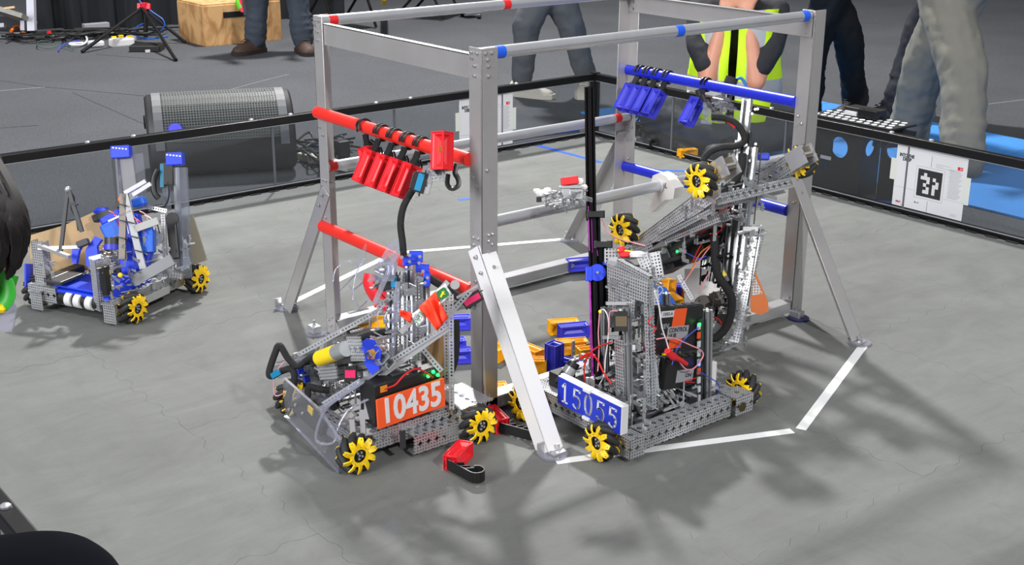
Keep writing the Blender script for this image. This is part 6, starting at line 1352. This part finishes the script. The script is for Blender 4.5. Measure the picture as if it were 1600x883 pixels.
# P3 sitting cross-legged in a bright vest, hands at the face
pc = V((-1.47, 2.36, .10)); SC = 1.14; f = V((.62, -.78, 0)).normalized(); s = V((-f.y, f.x, 0))
t = thing('person', 'person sitting cross-legged in a bright yellow vest, both hands at the face', 'person', (pc.x, pc.y, -.003))
def L_(u, v, z): return V((pc.x, pc.y, 0))+s*u+f*v+V((0, 0, z if z < .2 else .2+(z-.2)*SC*1.10))       # u to the figure's left, v forward
q = M(); tap(q, (L_(0, -.02, .12), L_(0, .0, .30), L_(0, .03, .50)), (.10, .085, .09)); q.cyl(L_(0, .06, .5), L_(0, .09, .66), .055)
for k in (-1, 1):
    shd = L_(k*.17, .05, .54); el = L_(k*.112, .24, .30); wr_ = L_(k*.048, .20, .56); tap(q, (shd, el, wr_), (.055, .046, .028)); hand(q, wr_, L_(k*.026, .195, .66), -f, .12)
    tap(q, (L_(k*.10, .0, .11), L_(k*.24, .13, .14), L_(k*.36, .22, .12), L_(k*.16, .32, .075), L_(-k*.04, .34, .065)), (.05, .04, .03, .025, .02))
organic(q, 'body', SKIN, t, .010, sm=3)
q = M()
for k in (-1, 1): tap(q, (L_(k*.10, .02, .12), L_(k*.24, .13, .15), L_(k*.36, .22, .13), L_(k*.16, .32, .08), L_(-k*.06, .34, .065)), (.11, .095, .08, .068, .06))
q.ball(L_(0, -.02, .12), .15, 14, (1.2, 1, .9)); organic(q, 'jeans', mat('jeans_dark', (50, 54, 60), .85, vary=.12, vscale=8), t, .013, .025, .06, 3)
q = M(); q.ball(L_(0, .03, .26), .155, 14, (1.15, .8, 1.3), (s, f, EZ)); q.ball(L_(0, .05, .44), .165, 14, (1.15, .78, 1.0), (s, f, EZ))
for k in (-1, 1): tap(q, (L_(k*.09, .05, .53), L_(k*.175, .06, .54), L_(k*.165, .15, .42), L_(k*.122, .215, .355)), (.08, .072, .068, .062))
sh_o = organic(q, 'shirt', mat('shirt_black', (36, 38, 44), .85, vary=.08, vscale=8), t, .012, .012, .06, 3)
VE = mat('vest_yellow', (206, 250, 28), .6); VT = mat('vest_reflective', (196, 200, 204), .35, .3)
def vest(k):
    """one half of the open vest as a curved sheet round the trunk"""
    q = M(); G = []; nA = 14; nZ = 14
    for j in range(nZ+1):
        z = .10+.46*j/nZ; R1 = .205+(.02 if z < .2 else 0)-(.05*max(0, (z-.46)/.1))
        for i in range(nA+1):
            a = math.radians(5+i*155/nA); R1 = .215; R2 = .20; fl = .012*math.sin(j*.9+i*1.3)
            G.append(L_(k*(R1+fl)*math.sin(a), .04+(R2+fl)*math.cos(a)+.02*(1-z), z))
    fs = []
    for j in range(nZ):
        for i in range(nA):
            c0_ = (j*(nA+1)+i, j*(nA+1)+i+1, (j+1)*(nA+1)+i+1, (j+1)*(nA+1)+i)
            if j > 8 and 4 < i < 10: continue
            fs.append((c0_, 1 if j in (4, 5) or (j > 5 and i in (1, 2)) else 0))
    i0 = len(q.v); q.v += G
    for c, mi in fs: q.f.append(tuple(i0+x for x in c)); q.uv.append([(0, 0)]*4); q.mi.append(mi)
    o = q.build('vest_half', [VE, VT], t, 60); so = o.modifiers.new('thickness', 'SOLIDIFY'); so.thickness = .006; so.offset = 1; return o
v1 = vest(1); v2 = vest(-1)
M().tube([L_(.03, .20, .12), L_(.035, .215, .3), L_(.03, .20, .5)], .004, 6, 3).build('vest_zip', BLK, v1, 60)
bd_ = M().box(L_(.115, .205, .515), (.030, .003, .014), (s, f, EZ)).build('name_badge', DGR, v1, 0, .001); M().box(L_(.115, .209, .517), (.022, .001, .006), (s, f, EZ)).build('badge_print', TAPR, bd_, 0)
head(t, L_(0, .10, .75), f+V((0, 0, -.45)), HBr)
shoe(t, L_(-.34, .20, -.010), L_(-.10, .44, -.010)*.0+L_(-.16, .40, -.010), mat('shoe_black', (34, 32, 32), .6), mat('sole_black', (22, 22, 24), .7)); shoe(t, L_(.12, .42, -.010), L_(-.10, .40, -.010), mat('shoe_black', (34, 32, 32), .6), mat('sole_black', (22, 22, 24), .7))
# P7 sitting at the near board: dark hair, navy trousers, green glasses
hc = aN(-122, 352, (1.18, -2.02, .94)); kn = aY(72, 968, -1.93); kn.z += .0
t = P7 = thing('person', 'person at the left edge close to the camera, dark hair and navy trousers', 'person', (1.25, -2.25, -.003))
q = M(); hip = V((1.05, -2.52, .50)); tap(q, (hip, hip+V((.02, .10, .22)), V((1.12, -2.22, .80))), (.13, .12, .10)); q.cyl((1.12, -2.22, .80), hc-V((0, .03, .06)), .05)
for k in (-1, 1):
    shd = V((1.12+k*.17, -2.24, .79)); el = shd+V((-.10, -.02, -.24)); w_ = el+V((-.14, .10, -.10)); tap(q, (shd, el, w_), (.055, .045, .03)); hand(q, w_, w_+V((-.06, .06, -.05)), V((0, 0, -1)), .5)
for k, kk in ((0, kn), (1, kn+V((-.10, -.30, -.12)))): tap(q, (hip+V((.1-.2*k, 0, 0)), V((kk.x, kk.y-.02, kk.z)), V((kk.x, kk.y-.10, .08))), (.08, .055, .04))
organic(q, 'body', SKIN, t, .012)
q = M()
for k, kk in ((0, kn), (1, kn+V((-.10, -.30, -.12)))): tap(q, (hip+V((.1-.2*k, 0, 0)), V((kk.x-.10, kk.y-.16, kk.z-.02)), V((kk.x, kk.y, kk.z)), V((kk.x, kk.y-.10, .10))), (.13, .13, .118, .08), 18)
q.ball(hip, .17, 14); organic(q, 'trousers', mat('trouser_night', (12, 15, 22), 1., spec=.08), t, .014, .006, .1, 6)
q = M(); tap(q, (hip+V((0, 0, .05)), hip+V((.02, .10, .22)), V((1.12, -2.22, .77))), (.17, .165, .13)); organic(q, 'shirt', NV, t, .014, .01, .1)
head(t, hc, (.15, 1, -.45), mat('hair_near', (24, 20, 19), .7), .105)
gl = M().tube([aN(*p, hc+V((.02, .06, 0))) for p in ((-48, 452), (-20, 436), (-4, 434), (9, 444), (11, 462), (2, 474), (-18, 478), (-46, 486))], .006, 8, 4, flat=2.2).build('safety_glasses', mat('frame_green', (40, 160, 40), .4), t, 60); gl['label'] = 'green and clear safety glasses'
M().prism([(-.03, -.022), (.018, -.026), (.024, .0), (.018, .012), (-.03, .012)], .004, aN(-6, 484, hc+V((.02, .06, 0))), RT, -FW).build('clear_lens', CLE, gl, 0); M().ball(aN(2, 481, hc+V((.02, .055, 0))), .006, 8, (1.6, 1, 1)).build('yellow_dot', YEL, gl); M().prism([(-.03, -.014), (.012, -.014), (.022, .018), (.0, .026), (-.03, .02)], .008, aN(-4, 456, hc+V((.02, .06, 0))), RT, -FW).build('green_side', mat('frame_green', (40, 160, 40), .4), gl, 0, .002)
for k, (x, y) in enumerate(((1.05, -2.52),)):
    ch = thing('seat_stool', 'low stool under the person at the left edge', 'stool', (x, y, -.014)); M().cyl((x, y, .30), (x, y, .345), .17, 24).build('seat', BLK, ch)
    for a in range(4): M().cyl((x+.13*math.cos(a*1.57+.8), y+.13*math.sin(a*1.57+.8), .31), (x+.16*math.cos(a*1.57+.8), y+.16*math.sin(a*1.57+.8), -.013), .014, 8).build('leg', BLM, ch)

hr = M(); rr = random.Random(12)
for k in range(90):
    u = rr.random(); a0 = aN(-150+120*u, 205+22*u+rr.uniform(-8, 8), hc-FW*.03); e_ = aN(-80+106*u**.7+rr.uniform(-10, 8), 385+rr.uniform(0, 52)-14*abs(u-.9), hc-FW*(.10-.06*u)); m_ = aN(-95+118*u**.8, 285+40*u+rr.uniform(-8, 8), hc-FW*.105)
    hr.tube([a0, m_, (m_+e_)/2+RT*.010*u, e_], [.010, .011, .010, .009, .008, .005, .002], 5, 4)
hr.build('hair_fringe', mat('hair_near', (24, 20, 19), .7), P7, 60)
